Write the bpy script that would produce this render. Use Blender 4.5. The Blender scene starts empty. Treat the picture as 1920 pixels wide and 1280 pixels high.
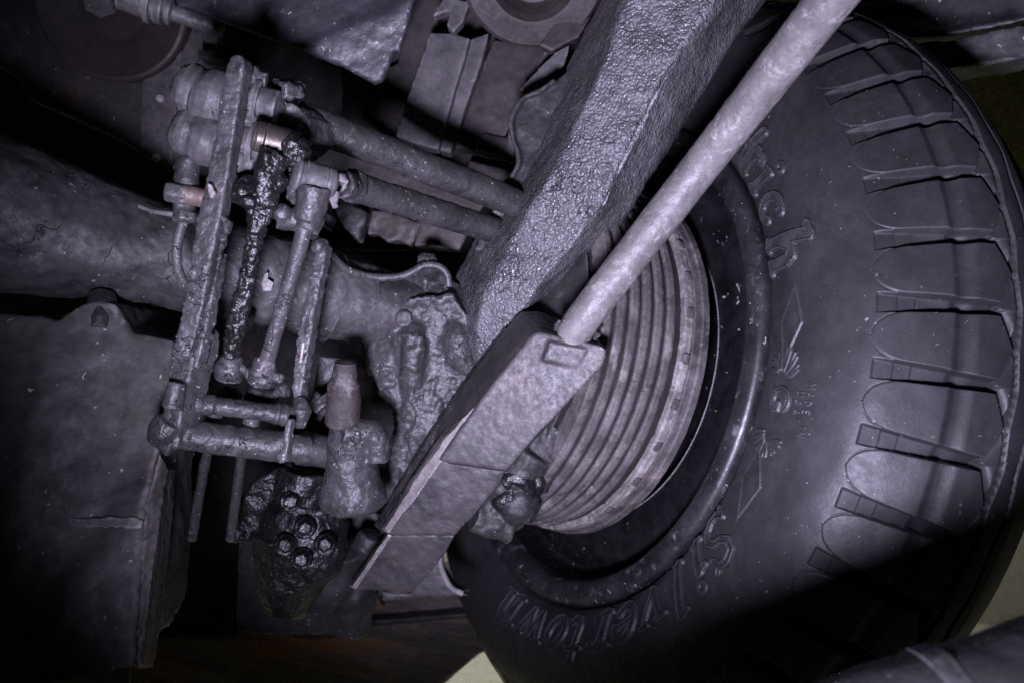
import bpy, bmesh, math, random
import numpy as np
from mathutils import Vector, Matrix
random.seed(7); np.random.seed(7)
SC = bpy.context.scene
COL = SC.collection

# ------------------------------------------------------------------ camera frame, measured from the wheel
F = 1400.0                                   # focal length in photo pixels (1920 wide)
AX = np.array([-0.85658757, -0.47330461, 0.20552487])   # axle direction, seen from the camera (right, forward, up)
E1 = np.array([0.48362918, -0.87527299, 0.0])           # forward of the wheel disc
E2 = np.array([0.17989037, 0.09939783, 0.97865189])     # up: the car stands level on a lift
HUB = np.array([0.067, 0.713, -0.015])
WZ = E2; WY = np.array([0, 1.0, 0]) - WZ[1] * WZ; WY /= np.linalg.norm(WY); WX = np.cross(WY, WZ)
ROT = np.stack([WX, WY, WZ])                 # camera-aligned vector -> world vector
CAMPOS = np.array([0, 0, 0.86 - float(ROT[2] @ HUB)])      # the car hangs on a lift, wheels off the floor
def W(v): return ROT @ np.asarray(v, float) + CAMPOS
def P(x, y, d): return W([(x - 960) / F * d, d, -(y - 640) / F * d])
def DV(v): return ROT @ np.asarray(v, float)
AXW, E1W, E2W, HUBW = DV(AX), DV(E1), DV(E2), W(HUB)

cam = bpy.data.cameras.new("camera"); cam_o = bpy.data.objects.new("camera", cam); COL.objects.link(cam_o)
m = Matrix.Identity(4)
for i, c in enumerate((ROT[:, 0], ROT[:, 2], -ROT[:, 1])):
    for j in range(3): m[j][i] = c[j]
m.translation = Vector(CAMPOS); cam_o.matrix_world = m
cam.sensor_width = 36; cam.lens = 36 * F / 1920; cam.clip_start = 0.01; cam.clip_end = 60
SC.camera = cam_o
cam.dof.use_dof = True; cam.dof.focus_distance = 0.49; cam.dof.aperture_fstop = 8
SC.view_settings.view_transform = 'Standard'; SC.view_settings.look = 'None'; SC.view_settings.exposure = 0; SC.view_settings.gamma = 1
w = bpy.data.worlds.new("World"); SC.world = w; w.use_nodes = True
w.node_tree.nodes["Background"].inputs[0].default_value = (0.75, 0.78, 0.7, 1)
w.node_tree.nodes["Background"].inputs[1].default_value = 0.002
SC.cycles.max_bounces = 4; SC.cycles.use_denoising = False

def lamp(name, kind, pos, aim, energy, color, **kw):
    l = bpy.data.lights.new(name, kind); l.energy = energy; l.color = color
    for k, v in kw.items(): setattr(l, k, v)
    o = bpy.data.objects.new(name, l); COL.objects.link(o); o.location = Vector(pos)
    o.rotation_euler = (Vector(aim) - Vector(pos)).to_track_quat('-Z', 'Y').to_euler(); return o
# the hand-held inspection lamp just below and left of the camera
lamp("inspection_lamp", 'SPOT', W([-0.047, 0.0, -0.13]), P(1205, 380, 0.6), 37.0, (0.76, 0.71, 1.0),
     spot_size=math.radians(93), spot_blend=1.0, shadow_soft_size=0.031)
# the workshop's ceiling lamps, far behind the car
for q, e in (((3.6, 4.0, 3.4), 110), ((-0.6, 3.6, 3.0), 330)):
    lamp("workshop_lamp", 'SPOT', np.array(q), np.array(q) + np.array([0, -.6, -3.0]), e, (1.0, 0.97, 0.82), spot_size=math.radians(100), spot_blend=0.7, shadow_soft_size=0.3)

# ------------------------------------------------------------------ noise
def _hash(ix, iy, iz, s):
    h = (ix * 374761393 + iy * 668265263 + iz * 1274126177 + s * 974634533) & 0xFFFFFFFF
    h = ((h ^ (h >> 13)) * 1274126177) & 0xFFFFFFFF
    h = h ^ (h >> 16)
    return (h & 0xFFFF) / 65535.0
def vn(p, s=0):
    p = np.asarray(p) + 1000.0
    i = np.floor(p).astype(np.int64); f = p - i; f = f * f * (3 - 2 * f)
    r = 0
    for a in (0, 1):
        for b in (0, 1):
            for c in (0, 1):
                wgt = (f[:, 0] if a else 1 - f[:, 0]) * (f[:, 1] if b else 1 - f[:, 1]) * (f[:, 2] if c else 1 - f[:, 2])
                r = r + wgt * _hash(i[:, 0] + a, i[:, 1] + b, i[:, 2] + c, s)
    return r * 2 - 1
def fbm(p, octv=3, s=0):
    r = 0; a = 1.0; t = 0
    for k in range(octv):
        r = r + a * vn(p * 2.03 ** k, s + k * 17); t += a; a *= 0.5
    return r / t

# ------------------------------------------------------------------ mesh building
class MB:
    def __init__(s): s.v = []; s.f = []; s.n = 0
    def add(s, v, f):
        v = np.asarray(v, float); s.v.append(v); s.f += [tuple(int(i) + s.n for i in q) for q in f]; s.n += len(v); return s
    def grid(s, G, closed_u=False, closed_v=False):
        nu, nv = G.shape[:2]; f = []
        for i in range(nu if closed_u else nu - 1):
            a = i * nv; b = ((i + 1) % nu) * nv
            for j in range(nv if closed_v else nv - 1):
                k = (j + 1) % nv; f.append((a + j, b + j, b + k, a + k))
        return s.add(G.reshape(-1, 3), f)
    def lathe(s, A, B, prof, seg=40, step=None, unit=False, caps=True):
        A = np.asarray(A, float); B = np.asarray(B, float); L = np.linalg.norm(B - A); d = (B - A) / L
        u = np.cross(d, [0.31, 0.57, 0.76]); u /= np.linalg.norm(u); v = np.cross(d, u)
        pr = np.array(prof, float)
        if unit: pr[:, 0] *= L
        if step:
            sl = np.r_[0, np.cumsum(np.hypot(*np.diff(pr, axis=0).T))]; n = max(2, int(sl[-1] / step))
            q = np.unique(np.r_[np.linspace(0, sl[-1], n), sl]); pr = np.stack([np.interp(q, sl, pr[:, 0]), np.interp(q, sl, pr[:, 1])], 1)
        a = np.linspace(0, 2 * np.pi, seg, endpoint=False)
        ring = np.cos(a)[:, None] * u + np.sin(a)[:, None] * v
        G = A + pr[:, 0][:, None, None] * d + pr[:, 1][:, None, None] * ring[None]
        k = s.n; s.grid(G, closed_v=True)
        if caps:
            s.f.append(tuple(k + j for j in range(seg))[::1]); b = k + (len(pr) - 1) * seg
            s.f.append(tuple(b + j for j in reversed(range(seg))))
        return s
    def tube(s, pts, rad, seg=20, step=0.003, caps=True, flat=1.0):
        pts = np.array(pts, float); n = len(pts)
        rad = np.full(n, rad, float) if np.isscalar(rad) else np.array(rad, float)
        e = np.vstack([2 * pts[0] - pts[1], pts, 2 * pts[-1] - pts[-2]]); Q = []; R = []
        for i in range(n - 1):
            L = np.linalg.norm(pts[i + 1] - pts[i]); k = max(1, int(L / step))
            for t in np.arange(k) / k:
                p0, p1, p2, p3 = e[i:i + 4]
                Q.append(0.5 * (2 * p1 + (p2 - p0) * t + (2 * p0 - 5 * p1 + 4 * p2 - p3) * t * t + (3 * p1 - p0 - 3 * p2 + p3) * t ** 3))
                R.append(rad[i] + (rad[i + 1] - rad[i]) * t)
        Q.append(pts[-1]); R.append(rad[-1]); Q = np.array(Q); T = np.gradient(Q, axis=0); T /= np.linalg.norm(T, axis=1)[:, None]
        u = np.cross(T[0], DV([0, 1, 0.01])); u /= np.linalg.norm(u); a = np.linspace(0, 2 * np.pi, seg, endpoint=False); G = []
        for q, t, r in zip(Q, T, R):
            u = u - (u @ t) * t; u /= np.linalg.norm(u); v = np.cross(t, u)
            G.append(q + r * (np.cos(a)[:, None] * u + flat * np.sin(a)[:, None] * v))
        k = s.n; s.grid(np.array(G), closed_v=True)
        if caps:
            s.f.append(tuple(k + j for j in range(seg))); b = k + (len(Q) - 1) * seg; s.f.append(tuple(b + j for j in reversed(range(seg))))
        return s
    def prism(s, front, vec):
        f = np.array(front, float); n = len(f); b = f + np.asarray(vec, float)
        F_ = [tuple(range(n)), tuple(n + i for i in reversed(range(n)))] + [(i, n + i, n + (i + 1) % n, (i + 1) % n) for i in range(n)]
        return s.add(np.vstack([f, b]), F_)
    def hull(s, front, back):
        n = len(front)
        F_ = [tuple(range(n)), tuple(n + i for i in reversed(range(n)))] + [(i, n + i, n + (i + 1) % n, (i + 1) % n) for i in range(n)]
        return s.add(np.vstack([front, back]), F_)
    def nut(s, pos, axis, r, h, sides=6, chamfer=0.82):
        p = np.asarray(pos, float); d = np.asarray(axis, float); d = d / np.linalg.norm(d)
        s.lathe(p, p + d, [(0, r), (h * .75, r), (h, r * chamfer)], seg=sides); return s
    def ball(s, pos, r, sc=(1, 1, 1), seg=16):
        p = np.asarray(pos, float)
        a = np.linspace(0.02, np.pi - .02, seg // 2 + 1); b = np.linspace(0, 2 * np.pi, seg, endpoint=False)
        G = np.stack([np.sin(a)[:, None] * np.cos(b), np.sin(a)[:, None] * np.sin(b), np.cos(a)[:, None] * np.ones(seg)], -1) * r * np.array(sc)
        k = s.n; s.grid(p + G, closed_v=True); s.f.append(tuple(k + j for j in range(seg))); c = k + (len(a) - 1) * seg; s.f.append(tuple(c + j for j in reversed(range(seg)))); return s

ORI = {}
def loc_of(o): return ORI[o.name]
def tag(o, label=None, cat=None, group=None, kind=None):
    if label: o['label'] = label
    if cat: o['category'] = cat
    if group: o['group'] = group
    if kind: o['kind'] = kind
    return o
def thing(name, label, cat, base, group=None):
    o = bpy.data.objects.new(name, None); COL.objects.link(o); o.empty_display_size = .02
    o.location = Vector(base); ORI[o.name] = np.asarray(base, float); return tag(o, label, cat, group)
def make(name, mb, mat, parent=None, vox=None, rough=(), smooth=2, sharp=40, crumb=None, cleanup=True, bevel=0, normals=True):
    V = np.vstack(mb.v)
    base = loc_of(parent) if parent else V.mean(0)
    me = bpy.data.meshes.new(name); me.from_pydata((V - base).tolist(), [], mb.f); me.update()
    if normals and not vox:
        bm = bmesh.new(); bm.from_mesh(me); bmesh.ops.recalc_face_normals(bm, faces=bm.faces); bm.to_mesh(me); bm.free()
    if vox or bevel:
        if vox:
            bm = bmesh.new(); bm.from_mesh(me); bmesh.ops.recalc_face_normals(bm, faces=bm.faces); bm.to_mesh(me); bm.free()
        t = bpy.data.objects.new("tmp", me); COL.objects.link(t)
        if bevel:
            b = t.modifiers.new("b", 'BEVEL'); b.width = bevel; b.segments = 2; b.limit_method = 'ANGLE'; b.angle_limit = math.radians(35)
        if vox:
            r = t.modifiers.new("r", 'REMESH'); r.mode = 'VOXEL'; r.voxel_size = vox
            if smooth: q = t.modifiers.new("s", 'SMOOTH'); q.iterations = smooth; q.factor = .5
        dg = bpy.context.evaluated_depsgraph_get(); me2 = bpy.data.meshes.new_from_object(t.evaluated_get(dg))
        bpy.data.objects.remove(t); bpy.data.meshes.remove(me); me = me2; me.name = name
    if rough or crumb:
        n = len(me.vertices); co = np.empty(n * 3, np.float32); me.vertices.foreach_get('co', co); co = co.reshape(-1, 3).astype(float)
        no = np.empty(n * 3, np.float32); me.vertex_normals.foreach_get('vector', no); no = no.reshape(-1, 3)
        h = np.zeros(n)
        for k, (amp, sc) in enumerate(rough): h += amp * fbm((co + base) / sc, 3, 31 * k + len(name))
        if crumb:
            amp, sc, thr = crumb; h += amp * np.clip(fbm((co + base) / sc, 2, 77) - thr, 0, 1)
        co = co + no * h[:, None]; me.vertices.foreach_set('co', co.astype(np.float32).ravel()); me.update()
    me.materials.clear(); me.materials.append(mat)
    me.polygons.foreach_set('use_smooth', np.ones(len(me.polygons), bool))
    if sharp and not vox: me.set_sharp_from_angle(angle=math.radians(sharp))
    o = bpy.data.objects.new(name, me); COL.objects.link(o)
    if parent: o.parent = parent; ORI[o.name] = base
    else: o.location = Vector(base); ORI[o.name] = base
    return o

# ------------------------------------------------------------------ materials
def mat(name, a, b, s1=25, dust=None, rust=None, speck=None, rough=(.45, .75), bump=(.4, 350), crackle=None, spec=.5, metal=0, coarse=.0, stretch=None, wear=.7, leather=None, cracks=None):
    m = bpy.data.materials.new(name); m.use_nodes = True; nt = m.node_tree; N = nt.nodes; L = nt.links
    bs = N["Principled BSDF"]; tc = N.new("ShaderNodeTexCoord"); co = tc.outputs["Object"]
    if stretch:
        mp = N.new("ShaderNodeMapping"); mp.inputs["Scale"].default_value = stretch; L.new(co, mp.inputs["Vector"]); co = mp.outputs[0]
    def noise(sc, det=6, ro=.6, dist=0.0):
        n = N.new("ShaderNodeTexNoise"); n.inputs["Scale"].default_value = sc; n.inputs["Detail"].default_value = det
        n.inputs["Roughness"].default_value = ro; n.inputs["Distortion"].default_value = dist; L.new(co, n.inputs["Vector"]); return n.outputs[0]
    def rng(src, lo, hi, tl=0, th=1):
        r = N.new("ShaderNodeMapRange"); r.inputs[1].default_value = lo; r.inputs[2].default_value = hi
        r.inputs[3].default_value = tl; r.inputs[4].default_value = th; L.new(src, r.inputs[0]); return r.outputs[0]
    def mix(fac, c1, c2):
        x = N.new("ShaderNodeMix"); x.data_type = 'RGBA'; L.new(fac, x.inputs[0])
        for k, c in ((6, c1), (7, c2)):
            if isinstance(c, tuple): x.inputs[k].default_value = c + (1,)
            else: L.new(c, x.inputs[k])
        return x.outputs[2]
    def math_(op, p, q):
        x = N.new("ShaderNodeMath"); x.operation = op
        for k, c in ((0, p), (1, q)):
            if isinstance(c, (int, float)): x.inputs[k].default_value = c
            else: L.new(c, x.inputs[k])
        return x.outputs[0]
    a = tuple(x * .42 for x in a); b = tuple(x * .9 for x in b)
    n1 = noise(s1, 9, .7, .4); c = mix(rng(n1, .36, .66), a, b)
    fine = noise(s1 * 9, 6, .75); c = mix(rng(fine, .42, .72, 0, .6), c, tuple(x * .5 for x in a))
    if wear:
        ge = N.new("ShaderNodeNewGeometry"); wr = math_('MULTIPLY', rng(ge.outputs["Pointiness"], .515, .575), rng(fine, .35, .6, 0, wear)); c = mix(wr, c, tuple(min(.6, x * 2.4) for x in b))
    if dust:
        col, sc, thr = dust; nd = noise(sc, 10, .72, .3); c = mix(rng(nd, thr, thr + .16), c, col)
    if rust:
        col, sc, thr = rust; nr = noise(sc, 8, .7); c = mix(rng(nr, thr, thr + .1), c, col)
    rsrc = rng(n1 if leather else fine, .3, .7, rough[0], rough[1])
    if speck:
        col, sc, thr = speck; fl = noise(sc * 1.6, 2, .5, .6); big = rng(noise(sc * .1, 4), .4, .62, 0, .06)
        c = mix(rng(math_('ADD', fl, big), .765 - thr * .1, .785 - thr * .1), c, col)
    crk = None
    if cracks:
        cs, cw = cracks; v3 = N.new("ShaderNodeTexVoronoi"); v3.feature = 'DISTANCE_TO_EDGE'; v3.inputs["Scale"].default_value = cs
        nz2 = N.new("ShaderNodeTexNoise"); nz2.inputs["Scale"].default_value = cs * 2.2; nz2.inputs["Detail"].default_value = 4; L.new(co, nz2.inputs["Vector"])
        s2 = N.new("ShaderNodeVectorMath"); s2.operation = 'SCALE'; s2.inputs["Scale"].default_value = 1.1 / cs; L.new(nz2.outputs["Color"], s2.inputs[0])
        v2 = N.new("ShaderNodeVectorMath"); v2.operation = 'ADD'; L.new(co, v2.inputs[0]); L.new(s2.outputs[0], v2.inputs[1]); L.new(v2.outputs[0], v3.inputs["Vector"])
        crk = math_('MULTIPLY', rng(v3.outputs["Distance"], 0, cw, 1, 0), rng(noise(cs * .45, 3), .5, .6)); c = mix(crk, c, tuple(x * .25 for x in a))
    L.new(c, bs.inputs["Base Color"]); L.new(rsrc, bs.inputs["Roughness"]); bs.inputs["Metallic"].default_value = metal
    bs.inputs["Specular IOR Level"].default_value = spec
    h = noise(bump[1] * .5, 3.2, .6, .25)
    if coarse: h = math_('ADD', h, math_('MULTIPLY', noise(bump[1] * .15, 5), coarse))
    if crackle:
        sc, amt = crackle; rr = noise(sc, 3, .55, 1.2); rd = math_('ABSOLUTE', math_('SUBTRACT', rr, .5), 0)
        h = math_('ADD', h, math_('MULTIPLY', rng(rd, 0, .1), amt))
    if leather:
        vo = N.new("ShaderNodeTexVoronoi"); vo.feature = 'SMOOTH_F1'; vo.inputs["Scale"].default_value = leather[0]; vo.inputs["Smoothness"].default_value = .4
        vv = N.new("ShaderNodeVectorMath"); vv.operation = 'ADD'; nz = N.new("ShaderNodeTexNoise"); nz.inputs["Scale"].default_value = leather[0] * .5; L.new(co, nz.inputs["Vector"])
        sc_ = N.new("ShaderNodeVectorMath"); sc_.operation = 'SCALE'; sc_.inputs["Scale"].default_value = 1.6 / leather[0]; L.new(nz.outputs["Color"], sc_.inputs[0]); L.new(co, vv.inputs[0]); L.new(sc_.outputs[0], vv.inputs[1]); L.new(vv.outputs[0], vo.inputs["Vector"])
        h = math_('SUBTRACT', h, math_('MULTIPLY', vo.outputs["Distance"], leather[1]))
    if crk: h = math_('SUBTRACT', h, math_('MULTIPLY', crk, .9))
    bp = N.new("ShaderNodeBump"); bp.inputs["Strength"].default_value = min(1, bump[0] * .72); bp.inputs["Distance"].default_value = .0015
    L.new(h, bp.inputs["Height"]); L.new(bp.outputs[0], bs.inputs["Normal"]); return m

GREY = (.16, .155, .16)
M = {
 'grime': mat('grime', (.05, .048, .05), (.08, .0765, .078), 26, dust=((.17, .162, .157), 60, .61), rough=(.38, .62), bump=(.85, 420), spec=.6, cracks=(40, .018), coarse=.6, speck=((.4, .38, .36), 260, .16)),
 'grime_dark': mat('grime_dark', (.026, .026, .027), (.046, .045, .045), 28, dust=((.11, .105, .1), 50, .6), bump=(.5, 380), coarse=.6, speck=((.28, .27, .25), 300, .15)),
 'axle': mat('axle', (.07, .068, .07), (.135, .13, .13), 30, cracks=(26, .02), spec=.55, dust=((.2, .185, .18), 40, .6), rust=((.12, .075, .055), 18, .63), rough=(.4, .75), bump=(.6, 260), coarse=1.2, speck=((.36, .34, .31), 220, .17)),
 'crackle': mat('crackle', (.15, .147, .155), (.20, .195, .205), 34, rough=(.2, .52), bump=(1.0, 640), crackle=(60, .3), coarse=1.2, spec=.7, leather=(470, 1.3), cracks=(24, .012)),
 'grease': mat('grease', (.008, .008, .009), (.018, .017, .017), 40, rough=(.3, .46), bump=(1.2, 560), coarse=.5, spec=.7, speck=((.18, .17, .16), 350, .13)),
 'bronze': mat('bronze', (.14, .12, .10), (.24, .21, .185), 60, rough=(.36, .5), bump=(.25, 300), metal=.75, rust=((.03, .028, .026), 40, .56)),
 'pole': mat('pole', (.25, .237, .233), (.235, .222, .217), 34, dust=((.40, .375, .37), 70, .56), rust=((.27, .16, .11), 38, .665), rough=(.4, .62), bump=(.5, 620), coarse=.5, speck=((.14, .13, .13), 260, .16)),
 'spring': mat('spring', (.07, .065, .065), (.085, .079, .079), 30, dust=((.27, .252, .245), 26, .59), rust=((.17, .10, .09), 26, .62), rough=(.4, .7), bump=(.35, 300), coarse=.5),
 'springdark': mat('springdark', (.05, .046, .048), (.075, .068, .07), 34, dust=((.19, .175, .168), 30, .61), rust=((.12, .06, .05), 26, .63), rough=(.38, .65), bump=(.45, 300), coarse=.9),
 'strip': mat('strip', (.27, .24, .235), (.33, .30, .29), 40, rough=(.6, .85), bump=(.3, 300)),
 'drum': mat('drum', (.09, .08, .08), (.19, .172, .17), 45, dust=((.30, .28, .265), 28, .55), wear=0, rust=((.13, .085, .08), 30, .62), rough=(.55, .85), bump=(.5, 320), coarse=.8),
 'rim': mat('rim', (.014, .014, .016), (.03, .03, .033), 30, dust=((.20, .19, .19), 110, .635), rough=(.16, .36), bump=(.2, 200), speck=((.5, .48, .47), 160, .17), spec=.6),
 'crease_glint': mat('crease_glint', (.05, .05, .052), (.14, .14, .145), 60, rough=(.5, .7), bump=(.3, 200)),
 'flange': mat('flange', (.025, .025, .027), (.045, .045, .048), 40, dust=((.20, .19, .195), 60, .565), rough=(.34, .5), bump=(.35, 200), coarse=.8, speck=((.4, .38, .37), 150, .2), spec=.6),
 'groove_shade': mat('groove_shade', (.016, .015, .015), (.03, .027, .026), 60, wear=0, rough=(.7, .9), bump=(.4, 300)),  # shade between the drum fins, put into the groove floor's colour
 'drumlip': mat('drumlip', (.24, .22, .21), (.34, .315, .30), 50, wear=0, dust=((.46, .43, .415), 60, .52), rust=((.13, .095, .085), 60, .63), rough=(.6, .85), bump=(.6, 260), coarse=.8),
 'barrel': mat('barrel', (.010, .010, .011), (.020, .020, .022), 30, dust=((.22, .21, .205), 75, .635), rough=(.3, .48), bump=(.25, 150), speck=((.30, .29, .28), 90, .1), spec=.35),
 'tyre': mat('tyre', (.050, .049, .053), (.052, .051, .054), 16, wear=.5, dust=((.085, .081, .084), 18, .6), rough=(.42, .6), bump=(.14, 900), speck=((.2, .195, .19), 240, -.05), spec=.4),
 'letter': mat('letter', (.05, .049, .052), (.055, .053, .057), 60, rough=(.4, .55), bump=(.2, 900), spec=.45),
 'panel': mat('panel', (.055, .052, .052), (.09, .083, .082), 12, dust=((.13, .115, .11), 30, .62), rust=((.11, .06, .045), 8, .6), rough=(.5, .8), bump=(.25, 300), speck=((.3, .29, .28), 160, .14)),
 'discpaint': mat('discpaint', (.04, .033, .031), (.055, .042, .038), 14, rough=(.45, .65), bump=(.2, 250)),
 'skid': mat('skid', (.05, .05, .06), (.065, .064, .075), 16, dust=((.22, .21, .22), 90, .6), rough=(.3, .6), bump=(.4, 320), coarse=.8, speck=((.5, .48, .48), 130, .2)),
 'floorpan': mat('floorpan', (.14, .132, .136), (.18, .172, .172), 30, dust=((.05, .048, .05), 75, .60), rust=((.06, .05, .045), 70, .68), rough=(.45, .7), bump=(.3, 300)),
 'floorbrown': mat('floorbrown', (.06, .052, .05), (.085, .073, .07), 24, dust=((.13, .115, .11), 40, .63), rust=((.13, .075, .055), 20, .62), rough=(.5, .75), bump=(.35, 280)),
 'tank': mat('tank', (.06, .057, .057), (.165, .157, .153), 9, dust=((.17, .16, .152), 24, .58), rust=((.10, .06, .048), 10, .64), rough=(.45, .75), bump=(.5, 220), coarse=1.2, speck=((.38, .36, .33), 120, .16)),
 'paleseam': mat('paleseam', (.12, .115, .115), (.26, .25, .25), 30, rough=(.5, .8), bump=(.5, 250)),
 'fibre': mat('fibre', (.07, .065, .06), (.16, .15, .14), 60, rough=(.6, .9), bump=(.9, 300), stretch=(1, 1, .15)),
 'fender': mat('fender', (.05, .05, .052), (.10, .098, .10), 18, dust=((.3, .29, .29), 46, .6), rough=(.4, .7), bump=(.5, 300), coarse=.8, speck=((.5, .49, .48), 120, .2)),
 'boot': mat('boot', (.085, .082, .085), (.135, .129, .131), 40, dust=((.30, .285, .28), 90, .6), rough=(.45, .7), bump=(.45, 450), coarse=.8),
 'redboot': mat('redboot', (.065, .048, .045), (.08, .071, .07), 34, dust=((.2, .185, .18), 50, .55), rough=(.6, .85), bump=(.5, 300)),
 'copper': mat('copper', (.24, .12, .085), (.25, .21, .19), 60, rough=(.5, .65), bump=(.3, 300), metal=.35),
 'bare': mat('bare', (.25, .24, .24), (.32, .31, .31), 60, rough=(.45, .6), bump=(.25, 300), metal=.3, rust=((.2, .12, .09), 60, .6)),
 'paper': mat('paper', (.34, .31, .29), (.36, .33, .32), 60, rough=(.6, .8), bump=(.2, 300)),
 'rusty': mat('rusty', (.16, .075, .045), (.26, .15, .11), 40, rough=(.6, .8), bump=(.5, 280)),
 'sill': mat('sill', (.16, .145, .135), (.30, .26, .23), 14, rust=((.34, .17, .08), 9, .54), rough=(.4, .7), bump=(.3, 200), stretch=(.6, .6, 4)),
 'wall': mat('wall', (.17, .16, .075), (.2, .19, .09), 3, rough=(.7, .9), bump=(.1, 60)),
 'floor': mat('floor', (.52, .5, .4), (.6, .58, .47), 4, dust=((.44, .42, .34), 9, .6), rough=(.5, .7), bump=(.1, 90)),
}

# ------------------------------------------------------------------ the place: floor and wall
f = MB().prism([W([0, 0, 0]) * 0 + np.array(q, float) for q in ((-15, -3, -.1), (15, -3, -.1), (15, 13, -.1), (-15, 13, -.1))], (0, 0, .1))
tag(make('floor', f, M['floor']), kind='structure')
f = MB().prism([(-15, 5.2, .001), (15, 5.2, .001), (15, 5.2, 5.6), (-15, 5.2, 5.6)], (0, .12, 0))
tag(make('wall', f, M['wall']), kind='structure')
f = MB().prism([(-15, 5.17, .002), (15, 5.17, .002), (15, 5.17, 1.5), (-15, 5.17, 1.5)], (0, .027, 0))
tag(make('wall_dado', f, M['floor']), kind='structure')

# ------------------------------------------------------------------ wheel
def WH(th, r, o): return HUBW + r * (math.cos(th) * E1W + math.sin(th) * E2W) + o * AXW
PROF = np.array([(-.014, .208), (-.007, .2235), (.0035, .2290), (.011, .246), (.0145, .262), (.014, .278), (.0105, .294), (.004, .309), (-.008, .324), (-.022, .338), (-.036, .348), (-.049, .3548), (-.062, .3588), (-.078, .3605)])
def arc_len(p): return np.r_[0, np.cumsum(np.hypot(*np.diff(p, axis=0).T))]
# smooth the profile
def cat(p, n):
    e = np.vstack([2 * p[0] - p[1], p, 2 * p[-1] - p[-2]]); out = []
    for i in range(len(p) - 1):
        for t in np.arange(n) / n:
            p0, p1, p2, p3 = e[i:i + 4]
            out.append(.5 * (2 * p1 + (p2 - p0) * t + (2 * p0 - 5 * p1 + 4 * p2 - p3) * t * t + (3 * p1 - p0 - 3 * p2 + p3) * t ** 3))
    return np.array(out + [p[-1]])
PS = cat(PROF, 24); SL = arc_len(PS)
def s_of_r(r): return float(np.interp(r, PS[:, 1], SL))
S_BAR, S_TON, S_BAND, S_FORK, S_GR, S_END = s_of_r(.3085), s_of_r(.307), s_of_r(.3385), s_of_r(.3525), s_of_r(.3565), SL[-1]
PITCH = math.radians(360 / 49); TH0 = math.radians(-.2)
def sstep(x, a, b):
    t = np.clip((x - a) / (b - a), 0, 1); return t * t * (3 - 2 * t)
def tread_h(th, s, r):
    a = (th - TH0 + PITCH / 2) % PITCH - PITCH / 2; x = a * r
    xm = np.where(a > 0, a - PITCH / 2, a + PITCH / 2) * r
    h = np.zeros_like(s)
    # tongue between bars
    uu = np.clip((s - S_TON) / .020, 0, 1); tw = .0148 * np.sqrt(1 - (1 - uu) ** 2) + .0022 * np.clip((s - S_TON - .012) / .03, 0, 1)
    ins = sstep(tw - np.abs(xm), 0, .0007) * (s > S_TON)
    h += ins * .0004 * (1 - sstep(s, S_BAND + .004, S_BAND + .013))
    edge = np.exp(-((np.abs(xm) - tw) / .0006) ** 2) * (s > S_TON - .001) * (s < S_BAND); h -= edge * .0004
    # concave band across the blocks
    h -= .0024 * sstep(s, S_BAND, S_BAND + .0055) * (1 - sstep(s, S_BAND + .0065, S_BAND + .016))
    # the bars: ramped grooves, deep along one wall
    u = np.clip((s - S_BAR) / (S_FORK - S_BAR), 0, 1)
    hw = .0062 - .0022 * u; dep = .0010 + .0130 * u ** .9
    g = (1 - sstep(x, hw - .0016, hw + .0006)) * (1 - sstep(-x, hw - .0003, hw + .0003)) * sstep(s, S_BAR - .0004, S_BAR + .0006) * (1 - sstep(s, S_FORK + .001, S_FORK + .003))
    tilt = np.clip(.62 - .38 * x / hw, .2, 1.05)
    G = g * (dep * (1 - u + u * tilt) + .0005 * (s > S_BAR + .011) + .0005 * (s > S_BAR + .021))
    # fork branches to the circumferential groove, the wedge between them lying lower
    v = (s - S_FORK) / (S_GR - S_FORK)
    edge_v = np.abs(x) / (PITCH * r / 2)
    dv = (v - edge_v) * (S_GR - S_FORK) * .75
    isl = sstep(dv, -.0005, .0004) * (v < 1.3) * (v > -.2)
    t_ = np.clip((v - edge_v) / (1.001 - edge_v), 0, 1)
    G = np.maximum(G, isl * (np.where(x < 0, .0042, .0026) * (1 - .75 * t_) + .0075 * np.exp(-(dv / .0030) ** 2) * (x < 0) + .002 * np.exp(-(dv / .0012) ** 2) * (x >= 0)))
    zig = .0022 * (1 - np.abs(x) / (PITCH * r / 2)) 
    for sg, dd in ((S_GR + .0015, .009), (S_GR + .018, .0065)):
        cgr = 1 - sstep(np.abs(s - sg - (zig if dd > .0065 else -zig)), .0007, .0017)
        G = np.maximum(G, cgr * dd)
    return h - G
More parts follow.
